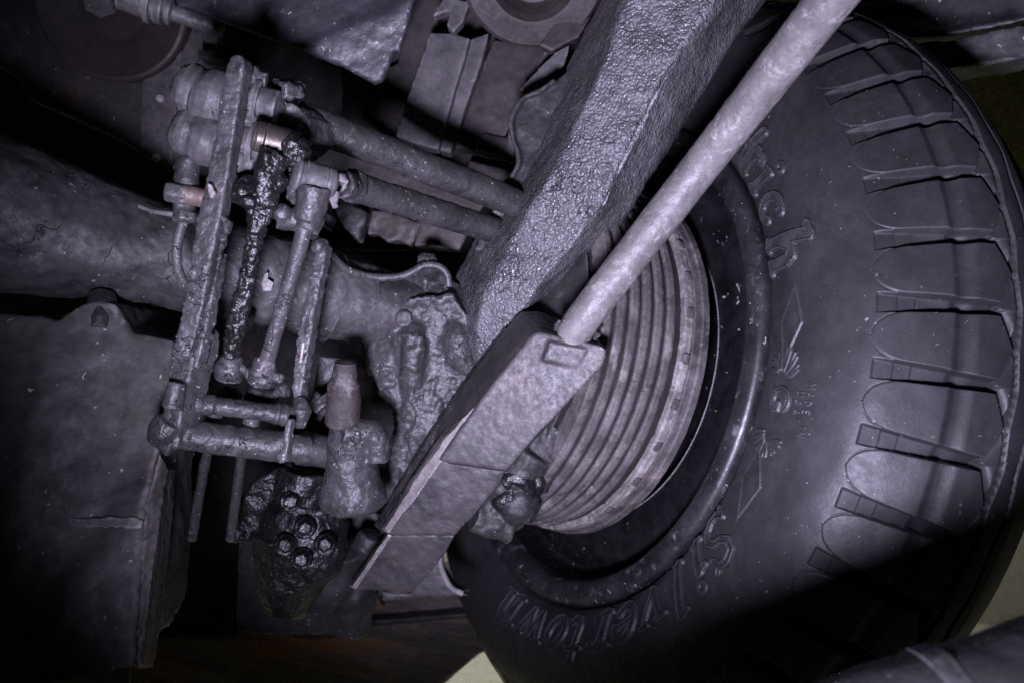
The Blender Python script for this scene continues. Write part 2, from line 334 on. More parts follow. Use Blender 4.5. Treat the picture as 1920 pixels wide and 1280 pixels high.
def wheel():
    t = thing('car_wheel', 'large black car wheel whose tyre sidewall fills the whole side behind the grey rod', 'wheel', HUBW)
    fine = np.radians(np.arange(-62, 72, .078)); rest = np.radians(np.arange(72, 298, .9)); TH = np.r_[fine, rest]
    sq = np.r_[np.arange(0, S_TON - .004, .0022), np.arange(S_TON - .004, S_END, .00052), S_END]
    o = np.interp(sq, SL, PS[:, 0]); r = np.interp(sq, SL, PS[:, 1])
    to = np.gradient(o, sq); tr = np.gradient(r, sq); nl = np.hypot(to, tr); no, nr = tr / nl, -to / nl   # outward normal
    T2, S2 = np.meshgrid(TH, sq, indexing='ij'); R2 = np.broadcast_to(r, T2.shape)
    H = tread_h(T2, S2, R2); H += .00025 * np.sin(S2 * 300) * 0
    H += .0006 * fbm(np.stack([np.cos(T2).ravel() * 14, np.sin(T2).ravel() * 14, S2.ravel() * 50], 1), 2, 5).reshape(H.shape)
    RR = r + H * nr; OO = o + H * no
    half = np.stack([RR, OO], -1)
    back = [(-.107, .354), (-.12, .347), (-.134, .337), (-.148, .324), (-.16, .309), (-.1665, .294), (-.170, .27), (-.167, .246), (-.16, .230), (-.15, .215)]
    bk = np.broadcast_to(np.array([(rr, oo) for oo, rr in back])[None], (len(TH), len(back), 2))
    A = np.concatenate([half, bk], 1)
    G = HUBW + A[..., :1] * (np.cos(TH)[:, None, None] * E1W + np.sin(TH)[:, None, None] * E2W) + A[..., 1:] * AXW
    mb = MB(); mb.grid(G, closed_u=True)
    ty = make('tyre', mb, M['tyre'], t, sharp=None)
    letters(ty)
    # rim
    rp = cat(np.array([(-.008, .2222), (-.002, .2236), (.003, .2235), (.0062, .2208), (.0072, .216), (.0065, .211), (.004, .2065), (-.001, .203), (-.010, .2015)]), 5)
    mb = MB(); mb.lathe(HUBW, HUBW + AXW, rp, seg=200, caps=False); rim = make('rim', mb, M['flange'], t, rough=((.0005, .03), (.0002, .006)), sharp=None, normals=False)
    rp = cat(np.array([(-.010, .2015), (-.024, .2010), (-.034, .199), (-.037, .194), (-.032, .188), (-.0275, .180), (-.027, .168), (-.0285, .156), (-.0295, .1485), (-.0310, .1462), (-.036, .144), (-.055, .135), (-.075, .11), (-.08, .06), (-.08, .03)]), 5)
    mb = MB(); mb.lathe(HUBW, HUBW + AXW, rp, seg=220, caps=False); make('wheel_disc', mb, M['barrel'], rim, rough=((.0004, .03), (.0002, .008)), sharp=None, normals=False)
    mb = MB(); mb.tube([WH(a, .1472, -.0292) for a in np.linspace(0, 2 * math.pi, 140)], .0006, seg=6, step=.01, caps=False); make('disc_crease', mb, M['crease_glint'], rim, rough=((.0004, .004),), sharp=None)  # pale ring painting the highlight along the disc's scuffed crease
    mb = MB().lathe(HUBW, HUBW + AXW, [(-.06, .05), (-.085, .05)], seg=40); make('hub', mb, M['rim'], t)

# -------- letters: raised outlines worked out from pen strokes
def cap_sdf(X, Y, strokes):
    d = np.full(X.shape, 9.0)
    for st in strokes:
        *pts, rad = st
        for (x0, y0), (x1, y1) in zip(pts[:-1], pts[1:]):
            dx, dy = x1 - x0, y1 - y0; q = np.clip(((X - x0) * dx + (Y - y0) * dy) / (dx * dx + dy * dy + 1e-9), 0, 1)
            d = np.minimum(d, np.hypot(X - x0 - q * dx, Y - y0 - q * dy) - rad)
    return d
def arc(cx, cy, rx, ry, a0, a1, n=14, sl=.0):
    q = np.radians(np.linspace(a0, a1, n)); return [(cx + rx * math.cos(k) + sl * ry * math.sin(k), cy + ry * math.sin(k)) for k in q]
K = .15
GL = {
 'r': [[(.2, 0), (.42, 1), K], [(0, 0), (.42, 0), .085], [(.12, .96), (.42, 1), .10], [(.36, .6), (.5, .88), (.68, 1.0), (.84, .92), .13], [(.82, .86), (.84, .94), .12]],
 'i': [[(.2, 0), (.42, 1), K], [(0, 0), (.42, 0), .085], [(.14, .96), (.42, 1), .10]],
 'dot': [[*arc(.56, 1.42, .13, .15, 0, 360), .05]],
 'c': [[*arc(.45, .5, .36, .46, 50, 320, 20, .25), .13], [(.72, .82), (.76, .9), .11]],
 'h': [[(.15, 0), (.52, 1.6), K], [(0, 0), (.3, 0), .085], [(.28, 1.56), (.52, 1.6), .10], [(.3, .55), (.55, .92), (.78, .96), (.86, .75), (.76, .1), K], [(.62, 0), (.95, .02), .085]],
 'S': [[(1.06, 1.22), (.98, 1.5), (.72, 1.6), (.42, 1.5), (.34, 1.2), (.5, .95), (.8, .78), (.95, .5), (.85, .2), (.58, .02), (.28, .06), (.12, .3), .11], [(1.02, 1.5), (1.12, 1.62), .085], [(.1, .4), (.05, .05), .085]],
 'l': [[(.15, 0), (.52, 1.6), K], [(0, 0), (.34, 0), .085], [(.28, 1.56), (.52, 1.6), .10]],
 'v': [[(.18, .96), (.36, .06), .12], [(.36, .04), (.86, .98), .08], [(.02, 1), (.34, 1), .085], [(.72, 1), (.95, 1), .085]],
 'e': [[*arc(.45, .5, .36, .46, 10, 320, 22, .25), .13], [(.1, .45), (.86, .62), .085]],
 't': [[(.48, 1.4), (.2, .25), (.28, .05), (.46, .03), (.6, .16), .13], [(.1, 1), (.72, 1), .10]],
 'o': [[*arc(.46, .5, .34, .46, 0, 360, 24, .25), .13]],
 'w': [[(.14, .96), (.22, .06), .11], [(.22, .04), (.62, .9), .10], [(.62, .9), (.70, .06), .11], [(.70, .04), (1.14, .96), .10], [(0, 1), (.3, 1), .085], [(1.0, 1), (1.26, 1), .085]],
 'n': [[(.18, 0), (.4, 1), K], [(0, 0), (.36, 0), .085], [(.1, .96), (.4, 1), .10], [(.3, .5), (.55, .9), (.78, .96), (.86, .75), (.74, .1), K], [(.6, 0), (.96, .02), .085]],
 'd': [[(.95, 1.6), (.66, .1), K], [*arc(.42, .48, .34, .44, 30, 330, 20, .2), .13]],
 'G': [[*arc(.5, .5, .42, .44, 40, 330, 24), .10], [(.86, .3), (.86, .46), (.6, .46), .08]],
 'M': [[(0, 0), (.1, 1), (.4, .2), (.7, 1), (.8, 0), .08]], 'A': [[(0, 0), (.35, 1), (.7, 0), .08], [(.15, .35), (.55, .35), .10]],
 'D': [[(.05, 0), (.05, 1), (.4, .9), (.6, .5), (.4, .1), (.05, 0), .08]], 'E': [[(.5, 0), (.05, 0), (.05, 1), (.5, 1), .08], [(.05, .5), (.4, .5), .08]],
 'I': [[(.1, 0), (.1, 1), .08]], 'N': [[(.05, 0), (.05, 1), (.6, 0), (.6, 1), .08]], 'U': [[(.05, 1), (.08, .2), (.3, 0), (.55, .2), (.58, 1), .08]],
 's': [[(.5, .85), (.3, 1), (.08, .8), (.3, .5), (.5, .25), (.3, 0), (.05, .15), .08]],
}
def surf(th, r):
    o = np.interp(r, PS[:, 1], PS[:, 0]); return o
def relief(parent, name, th0, r0, sx, sy, x0, x1, y0, y1, sdf, cell, mode='outline', H=.0010, label=None):
    """a raised mark on the sidewall: x runs along the lettering, y outward"""
    nx = max(3, int((x1 - x0) * sx / cell)); ny = max(3, int((y1 - y0) * sy / cell))
    xs = np.linspace(x0, x1, nx); ys = np.linspace(y0, y1, ny); X, Y = np.meshgrid(xs, ys, indexing='ij')
    d = sdf(X, Y) * min(sx, sy)
    w_ = max(.0007, cell * 1.6)
    if mode == 'outline':
        ridge = np.exp(-((d + .0002) / (w_ * .9)) ** 2); ins = sstep(-d, 0, .0008)
        h = H * ridge + H * .55 * ins * (1 + .5 * np.sin((X * sx + Y * sy) * 2 * np.pi / .0016))
        keep = d < w_ * 1.7
    else:
        h = H * sstep(-d, -w_ * .5, w_ * .9); keep = d < w_ * .9
    h = np.where(d > w_ * 1.4, -.0012, h) if mode == 'outline' else np.where(d > w_ * .5, -.0012, h)
    R = r0 + Y * sy; TH = th0 - X * sx / r0; O = surf(TH, R)
    dr = 1e-4; to = (surf(TH, R + dr) - surf(TH, R - dr)) / (2 * dr); nl = np.sqrt(1 + to * to); no, nr = 1 / nl, -to / nl
    RR = R + (h + .0002) * nr; OO = O + (h + .0002) * no
    G = HUBW + RR[..., None] * (np.cos(TH)[..., None] * E1W + np.sin(TH)[..., None] * E2W) + OO[..., None] * AXW
    q = keep[:-1, :-1] | keep[1:, :-1] | keep[:-1, 1:] | keep[1:, 1:]
    idx = -np.ones(X.shape, int); use = np.zeros(X.shape, bool)
    use[:-1, :-1] |= q; use[1:, :-1] |= q; use[:-1, 1:] |= q; use[1:, 1:] |= q
    idx[use] = np.arange(use.sum()); F_ = []
    for i, j in np.argwhere(q): F_.append((idx[i, j], idx[i + 1, j], idx[i + 1, j + 1], idx[i, j + 1]))
    mb = MB().add(G[use], F_); o_ = make(name, mb, M['letter'], parent, sharp=None, normals=False)
    if label: o_['label'] = label
def letters(ty):
    D = math.radians
    big = [('d', 44.6, .023), ('r', 40.0, .024), ('i', 34.6, .024), ('c', 29.2, .026), ('h', 21.6, .028), ('S', -26.0, .0245), ('i', -33.2, .025), ('l', -39.2, .025), ('v', -45.5, .028),
           ('e', -53.4, .029), ('r', -60.8, .029), ('t', -69.2, .027), ('o', -75.0, .029), ('w', -83.2, .029), ('n', -93.4, .029)]
    for g, th, s in big:
        hi = 1.8 if g in 'hSltd' else 1.16
        relief(ty, 'letter', D(th), .2335, s, s * .86, -.16, 1.42, -.2, hi, lambda X, Y, g=g: cap_sdf(X, Y, GL[g]), .00040, H=.0017)
        if g == 'i': relief(ty, 'letter_dot', D(th), .2335, s, s * .86, .2, .95, 1.1, 1.75, lambda X, Y: cap_sdf(X, Y, GL['dot']), .0004)
    # emblem: G in a ring of leaves
    relief(ty, 'letter', D(-3.9), .246, .017, .017, -.2, 1.2, -.2, 1.2, lambda X, Y: cap_sdf(X, Y, GL['G']), .0004, H=.0012)
    for side in (-1, 1):
        c0 = D(-6.3) - side * D(4.4)
        for k in range(11):
            a = math.radians(-78 + k * 15.6 + (4 if k % 2 else 0)); ln = .0145 + .003 * math.cos(a); ex, ey = side * math.cos(a), math.sin(a)
            st = [[(ex * .0035 + .0005 * k % 2, ey * .0045), (ex * ln * .55, ey * ln * .6), (ex * ln, ey * ln * .95), 0]]
            def leaf(X, Y, st=st, ln=ln):
                (p0, p1, p2, _), = st; dx, dy = p2[0] - p0[0], p2[1] - p0[1]; LL = math.hypot(dx, dy)
                u = ((X - p0[0]) * dx + (Y - p0[1]) * dy) / LL; v = np.abs((X - p0[0]) * dy - (Y - p0[1]) * dx) / LL
                wd = .0016 * np.sqrt(np.clip(1 - ((u / LL - .55) / .55) ** 2, 0, 1)); return np.where((u < 0) | (u > LL), .003, v - wd)
            relief(ty, 'emblem_leaf', c0, .252, 1.0, 1.0, min(0, ex * ln) - .003, max(0, ex * ln) + .003, min(0, ey * ln) - .003, max(0, ey * ln) + .003, leaf, .00034, 'solid', .0011)
    for word, r0, th in (('MADE', .2745, -2.9), ('IN', .2745, -8.6), ('UsA', .2675, -4.2)):
        q = D(th)
        for ch in word:
            relief(ty, 'small_letter', q, r0, .0046, .0046, -.2, 1.0, -.2, 1.2, lambda X, Y, ch=ch: cap_sdf(X, Y, GL[ch]), .00026, 'solid', .0007); q -= .0056 / r0 * (1 if ch != 'I' else .6)
    # the two hatched diamonds
    for pts in ([(11.42, .2578), (5.41, .2642), (-.21, .2502), (6.05, .2441)], [(-13.2, .2478), (-18.49, .2626), (-24.5, .2560), (-19.05, .2418)]):
        th0 = D(pts[0][0]); r0 = .252; pp = [((th0 - D(a)) * r0, r - r0) for a, r in pts]
        def dia(X, Y, pp=pp):
            d = np.full(X.shape, -9.0)
            cx = sum(p[0] for p in pp) / 4; cy = sum(p[1] for p in pp) / 4
            for (xa, ya), (xb, yb) in zip(pp, pp[1:] + pp[:1]):
                nx_, ny_ = yb - ya, -(xb - xa); ll = math.hypot(nx_, ny_); e = ((X - xa) * nx_ + (Y - ya) * ny_) / ll
                sg = ((cx - xa) * nx_ + (cy - ya) * ny_) / ll; d = np.maximum(d, e if sg < 0 else -e)
            return d
        relief(ty, 'diamond_mark', th0, r0, 1.0, 1.0, min(p[0] for p in pp) - .003, max(p[0] for p in pp) + .003, min(p[1] for p in pp) - .003, max(p[1] for p in pp) + .003, dia, .00042, 'outline', .0009)
wheel()

# ------------------------------------------------------------------ brake drum
def A(t): return HUBW + t * AXW
t = thing('brake_drum', 'dusty ribbed brake drum seated inside the black wheel rim', 'brake drum', A(.04))
mb = MB().lathe(HUBW, A(1), [(-.004, .10), (-.004, .1555), (.0, .1560), (.092, .1560), (.094, .14), (.094, .05)], seg=160, step=.002); make('drum_body', mb, M['groove_shade'], t, rough=((.0003, .02),))
mb = MB().lathe(HUBW, A(1), [(-.006, .148), (-.006, .160), (-.003, .1635), (.003, .1635), (.0045, .1622), (.010, .1618), (.0112, .1608), (.0125, .148)], seg=260, step=.0012, caps=False)
make('drum_lip', mb, M['drum'], t, rough=((.0005, .012),))
mb = MB().lathe(HUBW, A(1), [(.011, .148), (.011, .1606), (.0125, .1616), (.018, .1614), (.0195, .1600), (.0205, .148)], seg=300, step=.0009, caps=False)
make('dusty_band', mb, M['drumlip'], t, rough=((.0006, .012),), crumb=(-.005, .008, .22))
for th in (34, 23, 12.2, -.5, -13, -25.6, -38, -52, -66):
    a = math.radians(th); c0 = WH(a, .1612, .0155); u = -math.sin(a) * E1W + math.cos(a) * E2W; rr = math.cos(a) * E1W + math.sin(a) * E2W
    mb = MB().hull([c0 + x * AXW + y * u - .002 * rr for x, y in ((-.003, -.0045), (.003, -.004), (.0028, .0045), (-.0028, .0042))], [c0 + x * AXW + y * u + .0019 * rr for x, y in ((-.0028, -.0042), (.0027, -.0038), (.0026, .0041), (-.0026, .004))])
    make('lip_block', mb, M['drum'], t, bevel=.0005)
for k in range(6):
    o0 = .0270 + k * .0118
    mb = MB().lathe(HUBW, A(1), [(o0, .142), (o0, .157), (o0 + .0006, .1586), (o0 + .0030, .1594), (o0 + .0066, .1590), (o0 + .0076, .1576), (o0 + .0076, .142)], seg=260, step=.0011, caps=False)
    make('cooling_fin', mb, M['drum'], t, rough=((.0005, .012), (.0005, .03)))
mb = MB().lathe(HUBW, A(1), [(.096, .02), (.096, .138), (.1, .145), (.103, .138), (.108, .10), (.112, .05)], seg=90, step=.004, caps=False); make('backing_plate', mb, M['grime_dark'], t, rough=((.001, .02),))

# ------------------------------------------------------------------ axle
t = thing('axle', 'thick grimy axle tube flaring wide where it leaves the picture behind the link rods', 'axle', A(.35))
ap = cat(np.array([(.115, .034), (.17, .0325), (.21, .0315), (.236, .0325), (.246, .0335), (.2485, .0362), (.28, .0352), (.345, .0352), (.38, .0365), (.41, .0405), (.44, .0462), (.48, .0528), (.53, .058), (.62, .066), (.75, .08)]), 6)
mb = MB().lathe(HUBW, A(1), ap, seg=140, step=.0022); make('axle_tube', mb, M['axle'], t, rough=((.0022, .03), (.0012, .007)), crumb=(0.002, .012, .35))
D_ = .552
q = [(735, 520), (775, 505), (800, 492), (828, 500), (840, 525), (838, 545), (822, 545), (828, 575), (850, 600), (800, 655), (750, 645), (725, 600)]
mb = MB().prism([P(x, y, .592 + abs(y - 590) * .00022) for x, y in q], DV([.004, .035, 0]))
q2 = ((688, 640), (735, 590), (770, 560), (845, 550), (880, 600), (935, 645), (890, 740), (800, 870), (735, 965), (720, 925), (735, 850), (745, 790), (738, 742), (712, 705), (694, 690))
mb.hull([P(x, y, .588 + abs(x - 800) * .0001 + (y - 640) * 3e-5) for x, y in q2], [P(x + (x - 800) * .12, y, .635) for x, y in q2])
mb.tube([P(772, 555, .612), P(778, 640, .5955), P(772, 720, .5985), P(765, 800, .606), P(752, 880, .612)], [.008, .010, .009, .007, .005]); mb.tube([P(842, 545, .625), P(858, 640, .600), P(880, 700, .608)], [.012, .013, .010])
mb.tube([P(700, 640, .612), P(728, 715, .604), P(760, 770, .607)], [.008, .010, .008])
make('spring_perch', mb, M['grime'], t, vox=.0015, rough=((.0030, .022), (.0014, .006), (.0006, .0025)), crumb=(.004, .008, .2), smooth=6)
mb = MB().nut(P(757, 598, .592), DV([0, -1, 0]), .0072, .0038, 14); make('perch_rivet', mb, M['springdark'], t, vox=.0009, rough=((.0008, .006),))
mb = MB().nut(P(800, 495, .60), DV([.15, -.2, 1]), .009, .007); mb.nut(P(801, 486, .60), DV([.15, -.2, 1]), .0065, .005, 8); make('perch_bolt', mb, M['grime'], t, vox=.0008, rough=((.0009, .005),))
# bands with cracked edges round the tube
for x0, x1 in ((470, 590),):
    pass
t2 = thing('label_scrap', 'torn pale paper scrap stuck on the axle between the two rods', 'paper scrap', P(500, 535, .53))
mb = MB().prism([P(x, y, .531) for x, y in ((497, 512), (500, 522), (512, 530), (508, 546), (494, 545), (490, 533))], DV([0, .0006, 0])); make('scrap', mb, M['paper'], t2)
mb = MB().prism([P(x, y, .529) for x, y in ((499, 510), (503, 513), (500, 534), (495, 540))], DV([0, .0006, 0])); make('curled_strip', mb, M['paper'], t2)

# ------------------------------------------------------------------ brake pipe over the perch
mb = MB().tube([P(583, 440, .53), P(604, 458, .545), P(628, 486, .56), P(655, 508, .57), P(690, 518, .58), P(730, 521, .585), P(765, 514, .586), P(795, 498, .586), P(822, 500, .588), P(838, 515, .59), P(841, 537, .592)], .0029, seg=12)
tag(make('brake_pipe', mb, M['grime'], rough=((.0007, .006),)), 'thin bent brake pipe draped along the top of the axle perch', 'brake pipe')

# ------------------------------------------------------------------ frame rail with cracked undercoat
def rail():
    st = [  # left edge, first ridge, second ridge, right edge  (x,y,depth)
        ((1190, -110, .60), (1240, -120, .50), (1405, -110, .485), (1480, -60, .545)),
        ((1135, -10, .605), (1176, -10, .508), (1345, 0, .490), (1420, 10, .55)),
        ((1080, 90, .61), (1140, 95, .515), (1278, 92, .496), (1348, 130, .555)),
        ((1030, 200, .615), (1093, 200, .524), (1228, 170, .503), (1290, 220, .56)),
        ((985, 310, .62), (1040, 315, .532), (1172, 285, .512), (1235, 310, .567)),
        ((930, 400, .625), (990, 395, .541), (1128, 375, .522), (1180, 405, .575)),
        ((885, 460, .63), (950, 470, .552), (1075, 455, .533), (1125, 470, .583)),
        ((850, 535, .635), (915, 545, .562), (1010, 535, .546), (1062, 532, .592)),
        ((838, 600, .64), (895, 610, .572), (965, 600, .560), (1000, 575, .60)),
        ((852, 650, .645), (890, 655, .582), (925, 652, .572), (955, 620, .61)),
        ((880, 720, .66), (900, 715, .60), (915, 712, .595), (930, 700, .625))]
    C = np.array([[P(*q) for q in s] for s in st])
    rows = cat(C.reshape(len(st), -1), 26).reshape(-1, 4, 3)
    cross = []
    def ln(a, b, n): return [a + (b - a) * k / n for k in range(n)]
    for a, b, c, d in rows:
        back = DV([0, .06, 0]); a2, d2 = a + back, d + back
        pts = ln(a, b, 30) + ln(b, c, 60) + ln(c, d, 34) + ln(d, d2, 8) + ln(d2, a2, 12) + ln(a2, a, 8)
        cross.append(pts)
    G = np.array(cross)
    for _ in range(9): G[:, :126] = np.concatenate([G[:, :1], (G[:, :124] + 2 * G[:, 1:125] + G[:, 2:126]) / 4, G[:, 125:126]], 1)
    for _ in range(4): G[1:-1] = (G[:-2] + 2 * G[1:-1] + G[2:]) / 4
    mb = MB(); k = mb.n; n = G.shape[1]; mb.grid(G, closed_v=True)
    mb.f.append(tuple(range(n))); e = (G.shape[0] - 1) * n; mb.f.append(tuple(e + j for j in reversed(range(n))))
    t = thing('frame_rail', 'broad chassis rail under glossy cracked black undercoat, running diagonally past the spring', 'chassis rail', G.reshape(-1, 3).mean(0))
    make('rail', mb, M['crackle'], t, rough=((.0030, .035), (.0012, .007), (.0006, .0028)), sharp=None)
    q = [(1100, 110), (1040, 152), (1010, 172), (982, 184), (966, 205), (958, 228), (962, 262), (971, 285), (972, 308), (960, 330), (945, 345), (935, 375), (905, 430), (890, 470), (960, 470), (1040, 360), (1120, 200)]
    mb = MB().prism([P(x, y, .60) for x, y in q], DV([0, .008, 0]))
    mb.tube([P(x, y, .598) for x, y in q[1:12]], .0020, seg=10, flat=1.0)
    make('rail_gusset', mb, M['grime_dark'], t, vox=.0013, rough=((.0025, .03), (.0008, .006)))
    # seam of sealer along the right facet
    s = [P(x, y, d) for x, y, d in ((1300, 70, .503), (1262, 118, .507), (1235, 165, .509), (1208, 225, .513), (1175, 290, .517), (1150, 335, .522), (1130, 385, .527))]
    mb = MB().tube(s, [.0016] * 7, seg=8); make('sealer_bead', mb, M['crackle'], t, rough=((.0012, .006),))
rail()

# ------------------------------------------------------------------ tie rod (grey pole)
t = thing('steel_rod', 'long bare grey steel rod rising from the spring plate across the tyre', 'steel rod', P(1088, 605, .505))
mb = MB().tube([P(1078, 628, .508), P(1088, 605, .502), P(1190, 472, .484), P(1320, 305, .455), P(1450, 138, .41), P(1592, -45, .360)], [.0112, .0119, .0118, .0118, .0118, .0118], seg=60, step=.0016)
make('rod', mb, M['pole'], t, rough=((.0004, .012), (.00025, .004)), crumb=(-.0016, .006, .35))
mb = MB()
for k in range(26):
    a = k / 26 * 2 * math.pi; mb.ball(P(1082 + 35 * math.cos(a) + random.uniform(-3, 3), 622 + 17 * math.sin(a) + 10 * math.cos(a), .507 + .011 * math.sin(a)), random.uniform(.0018, .0036), seg=8)
make('weld_bead', mb, M['grime'], t, vox=.0007, rough=((.0015, .004),))

# ------------------------------------------------------------------ leaf spring pack
t = thing('leaf_spring', 'stepped pack of dusty flat spring leaves with thick rounded end below the grey rod', 'leaf spring', P(920, 800, .55))
f1 = [(993, 632, .505), (1002, 626, .503), (1016, 623, .502), (1043, 630, .50), (1090, 640, .497), (1127, 648, .494), (1138, 657, .494), (1136, 670, .495), (1127, 690, .497), (1070, 748, .503), (1009, 812, .51), (950, 880, .518), (845, 866, .523), (826, 862, .524), (868, 800, .518), (919, 725, .512)]
b1 = [(951, 612, .55), (962, 598, .55), (978, 584, .55), (1010, 583, .55), (1060, 600, .55), (1118, 626, .55), (1128, 640, .55), (1127, 655, .55), (1110, 700, .56), (1050, 760, .57), (1000, 830, .58), (950, 885, .585), (840, 885, .58), (795, 860, .58), (825, 790, .57), (872, 715, .56)]
mb = MB().hull([P(*q) for q in f1], [P(*q) for q in b1])
mb.prism([P(1030, 640, .4985), P(1100, 655, .4952), P(1083, 688, .4990), P(1018, 675, .5012)], DV([0, .02, 0]))
make('spring_leaf', mb, M['spring'], t, vox=.0012, rough=((.0009, .03), (.0003, .005)), smooth=3, crumb=(0.001, .012, .35))
mb = MB().hull([P(*q) for q in ((820, 858, .532), (950, 876, .526), (938, 905, .53), (890, 962, .536), (852, 1003, .541), (738, 1003, .546), (728, 1000, .546), (770, 940, .54))],
               [P(*q) for q in ((800, 870, .57), (950, 880, .57), (938, 905, .58), (890, 962, .59), (852, 1003, .60), (738, 1003, .60), (712, 995, .60), (750, 940, .59))])
make('spring_leaf', mb, M['springdark'], t, vox=.0013, rough=((.0010, .02), (.0004, .005)), smooth=3)
mb = MB().hull([P(*q) for q in ((735, 1001, .556), (854, 1000, .552), (836, 1032, .556), (800, 1078, .561), (772, 1108, .565), (742, 1113, .566), (724, 1106, .567), (662, 1104, .569), (690, 1058, .563))],
               [P(*q) for q in ((725, 1001, .58), (854, 1000, .58), (836, 1032, .58), (800, 1078, .585), (772, 1108, .59), (742, 1113, .59), (724, 1106, .59), (652, 1100, .59), (680, 1058, .585))])
make('spring_leaf', mb, M['springdark'], t, vox=.0013, rough=((.0010, .02), (.0004, .005)), smooth=3)
mb = MB().hull([P(*q) for q in ((921, 727, .5135), (922, 733, .514), (826, 868, .528), (740, 992, .547), (728, 1000, .549), (722, 990, .55), (775, 905, .537), (838, 818, .524))],
               [P(*q) for q in ((905, 735, .54), (905, 740, .54), (815, 870, .55), (735, 985, .565), (722, 996, .57), (716, 990, .57), (765, 905, .556), (825, 815, .545))])
make('edge_liner', mb, M['strip'], t, vox=.0011, rough=((.0009, .008),), smooth=2)
mb = MB().hull([P(*q) for q in ((728, 1000, .548), (735, 1003, .548), (668, 1104, .566), (660, 1100, .566))], [P(*q) for q in ((724, 998, .57), (731, 1001, .57), (664, 1104, .585), (655, 1098, .585))])
make('edge_liner', mb, M['strip'], t, vox=.0008, rough=((.0006, .006),), smooth=1)
# rough casting under the pack's left flank and the clip behind it
mb = MB().hull([P(*q) for q in ((948, 612, .556), (870, 720, .566), (795, 830, .575), (742, 915, .585), (708, 975, .59), (716, 992, .575), (780, 900, .562), (838, 815, .55), (905, 735, .542), (962, 640, .535))],
               [P(*q) for q in ((930, 640, .60), (850, 740, .60), (780, 840, .61), (735, 920, .62), (700, 985, .62), (716, 1000, .62), (790, 910, .61), (845, 825, .60), (915, 745, .59), (975, 650, .585))])
make('spring_flank', mb, M['grime'], t, vox=.0013, rough=((.0012, .012), (.0006, .004)), smooth=3, crumb=(0.0015, .008, .3))
mb = MB().tube([P(1000, 840, .56), P(970, 880, .565), P(945, 930, .57), P(960, 985, .575)], [.018, .02, .016, .012]); mb.ball(P(975, 945, .56), .016); mb.ball(P(925, 950, .57), .014); mb.tube([P(890, 965, .565), P(960, 990, .57)], .012)
mb.tube([P(1040, 790, .57), P(985, 900, .575)], .02)
make('spring_clip', mb, M['grime_dark'], t, vox=.0014, rough=((.0030, .014), (.001, .005)), crumb=(0.0025, .009, .25))
mb = MB().tube([P(945, 905, .552), P(965, 895, .55), P(985, 905, .552), P(990, 935, .556), P(975, 965, .56)], [.006, .007, .007, .006, .005]); mb.tube([P(930, 950, .556), P(958, 930, .552), P(972, 955, .556)], [.006, .0075, .005]); mb.tube([P(1000, 880, .555), P(1010, 905, .557), P(1000, 930, .56)], [.004, .006, .004])
make('greasy_bolt', mb, M['grease'], t, vox=.001, rough=((.0018, .009),))

# ------------------------------------------------------------------ the two cross tubes
def crosstube(x0, y0, d0, x1, y1, d1, r, label, lugs=()):
    t = thing('cross_tube', label, 'cross tube', (P(x0, y0, d0) + P(x1, y1, d1)) / 2, 'tubes crossing from the link joints to the chassis rail')
    mb = MB().tube([P(x0, y0, d0), P((x0 + x1) / 2, (y0 + y1) / 2, (d0 + d1) / 2), P(x1, y1, d1)], r, seg=56, step=.002)
    make('tube', mb, M['grime'], t, rough=((.0010, .018), (.0005, .005)), crumb=(0.001, .007, .4)); return t
t = crosstube(560, 222, .475, 985, 388, .585, .0112, 'upper of the two grimy tubes running into the chassis rail')
# clamp at its left end
q = [(478, 205), (492, 188), (525, 186), (560, 200), (582, 222), (580, 262), (555, 285), (500, 262), (476, 238)]
mb = MB().prism([P(x, y, .452) for x, y in q], DV([.008, .03, .004])); mb.tube([P(470, 190, .45), P(505, 205, .46)], .017)
mb.ball(P(525, 172, .46), .0085); mb.tube([P(515, 178, .462), P(552, 190, .462)], .0065)
make('tube_clamp', mb, M['grime'], t, vox=.0012, rough=((.002, .011), (.0007, .004)), crumb=(0.002, .006, .2))
mb = MB().nut(P(540, 178, .455), DV([.2, -.5, 1]), .0105, .008); make('clamp_nut', mb, M['grime'], t, vox=.0009, rough=((.0016, .005),), crumb=(0.0015, .004, .3))
t = crosstube(660, 349, .495, 940, 436, .60, .0102, 'lower shorter grimy tube with collar and cotter pin at its left end')
mb = MB().tube([P(628, 342, .452), P(668, 352, .495)], [.0072, .0084], seg=30); mb.tube([P(656, 347, .488), P(666, 350, .493)], .0112, seg=30); mb.tube([P(640, 346, .462), P(648, 348, .470)], .0086, seg=30)
make('tube_collar', mb, M['grime'], t, vox=.0009, rough=((.001, .007),), crumb=(0.0015, .005, .3))
mb = MB().tube([P(620, 338, .436), P(637, 333, .434), P(652, 342, .437)], [.0018, .0024, .0010], seg=8, flat=.5); mb.tube([P(630, 362, .438), P(627, 385, .436)], [.0022, .0014], seg=8); mb.tube([P(622, 372, .437), P(629, 389, .436)], .0018, seg=8)
make('cotter_pin', mb, M['boot'], t, rough=((.0003, .004),))

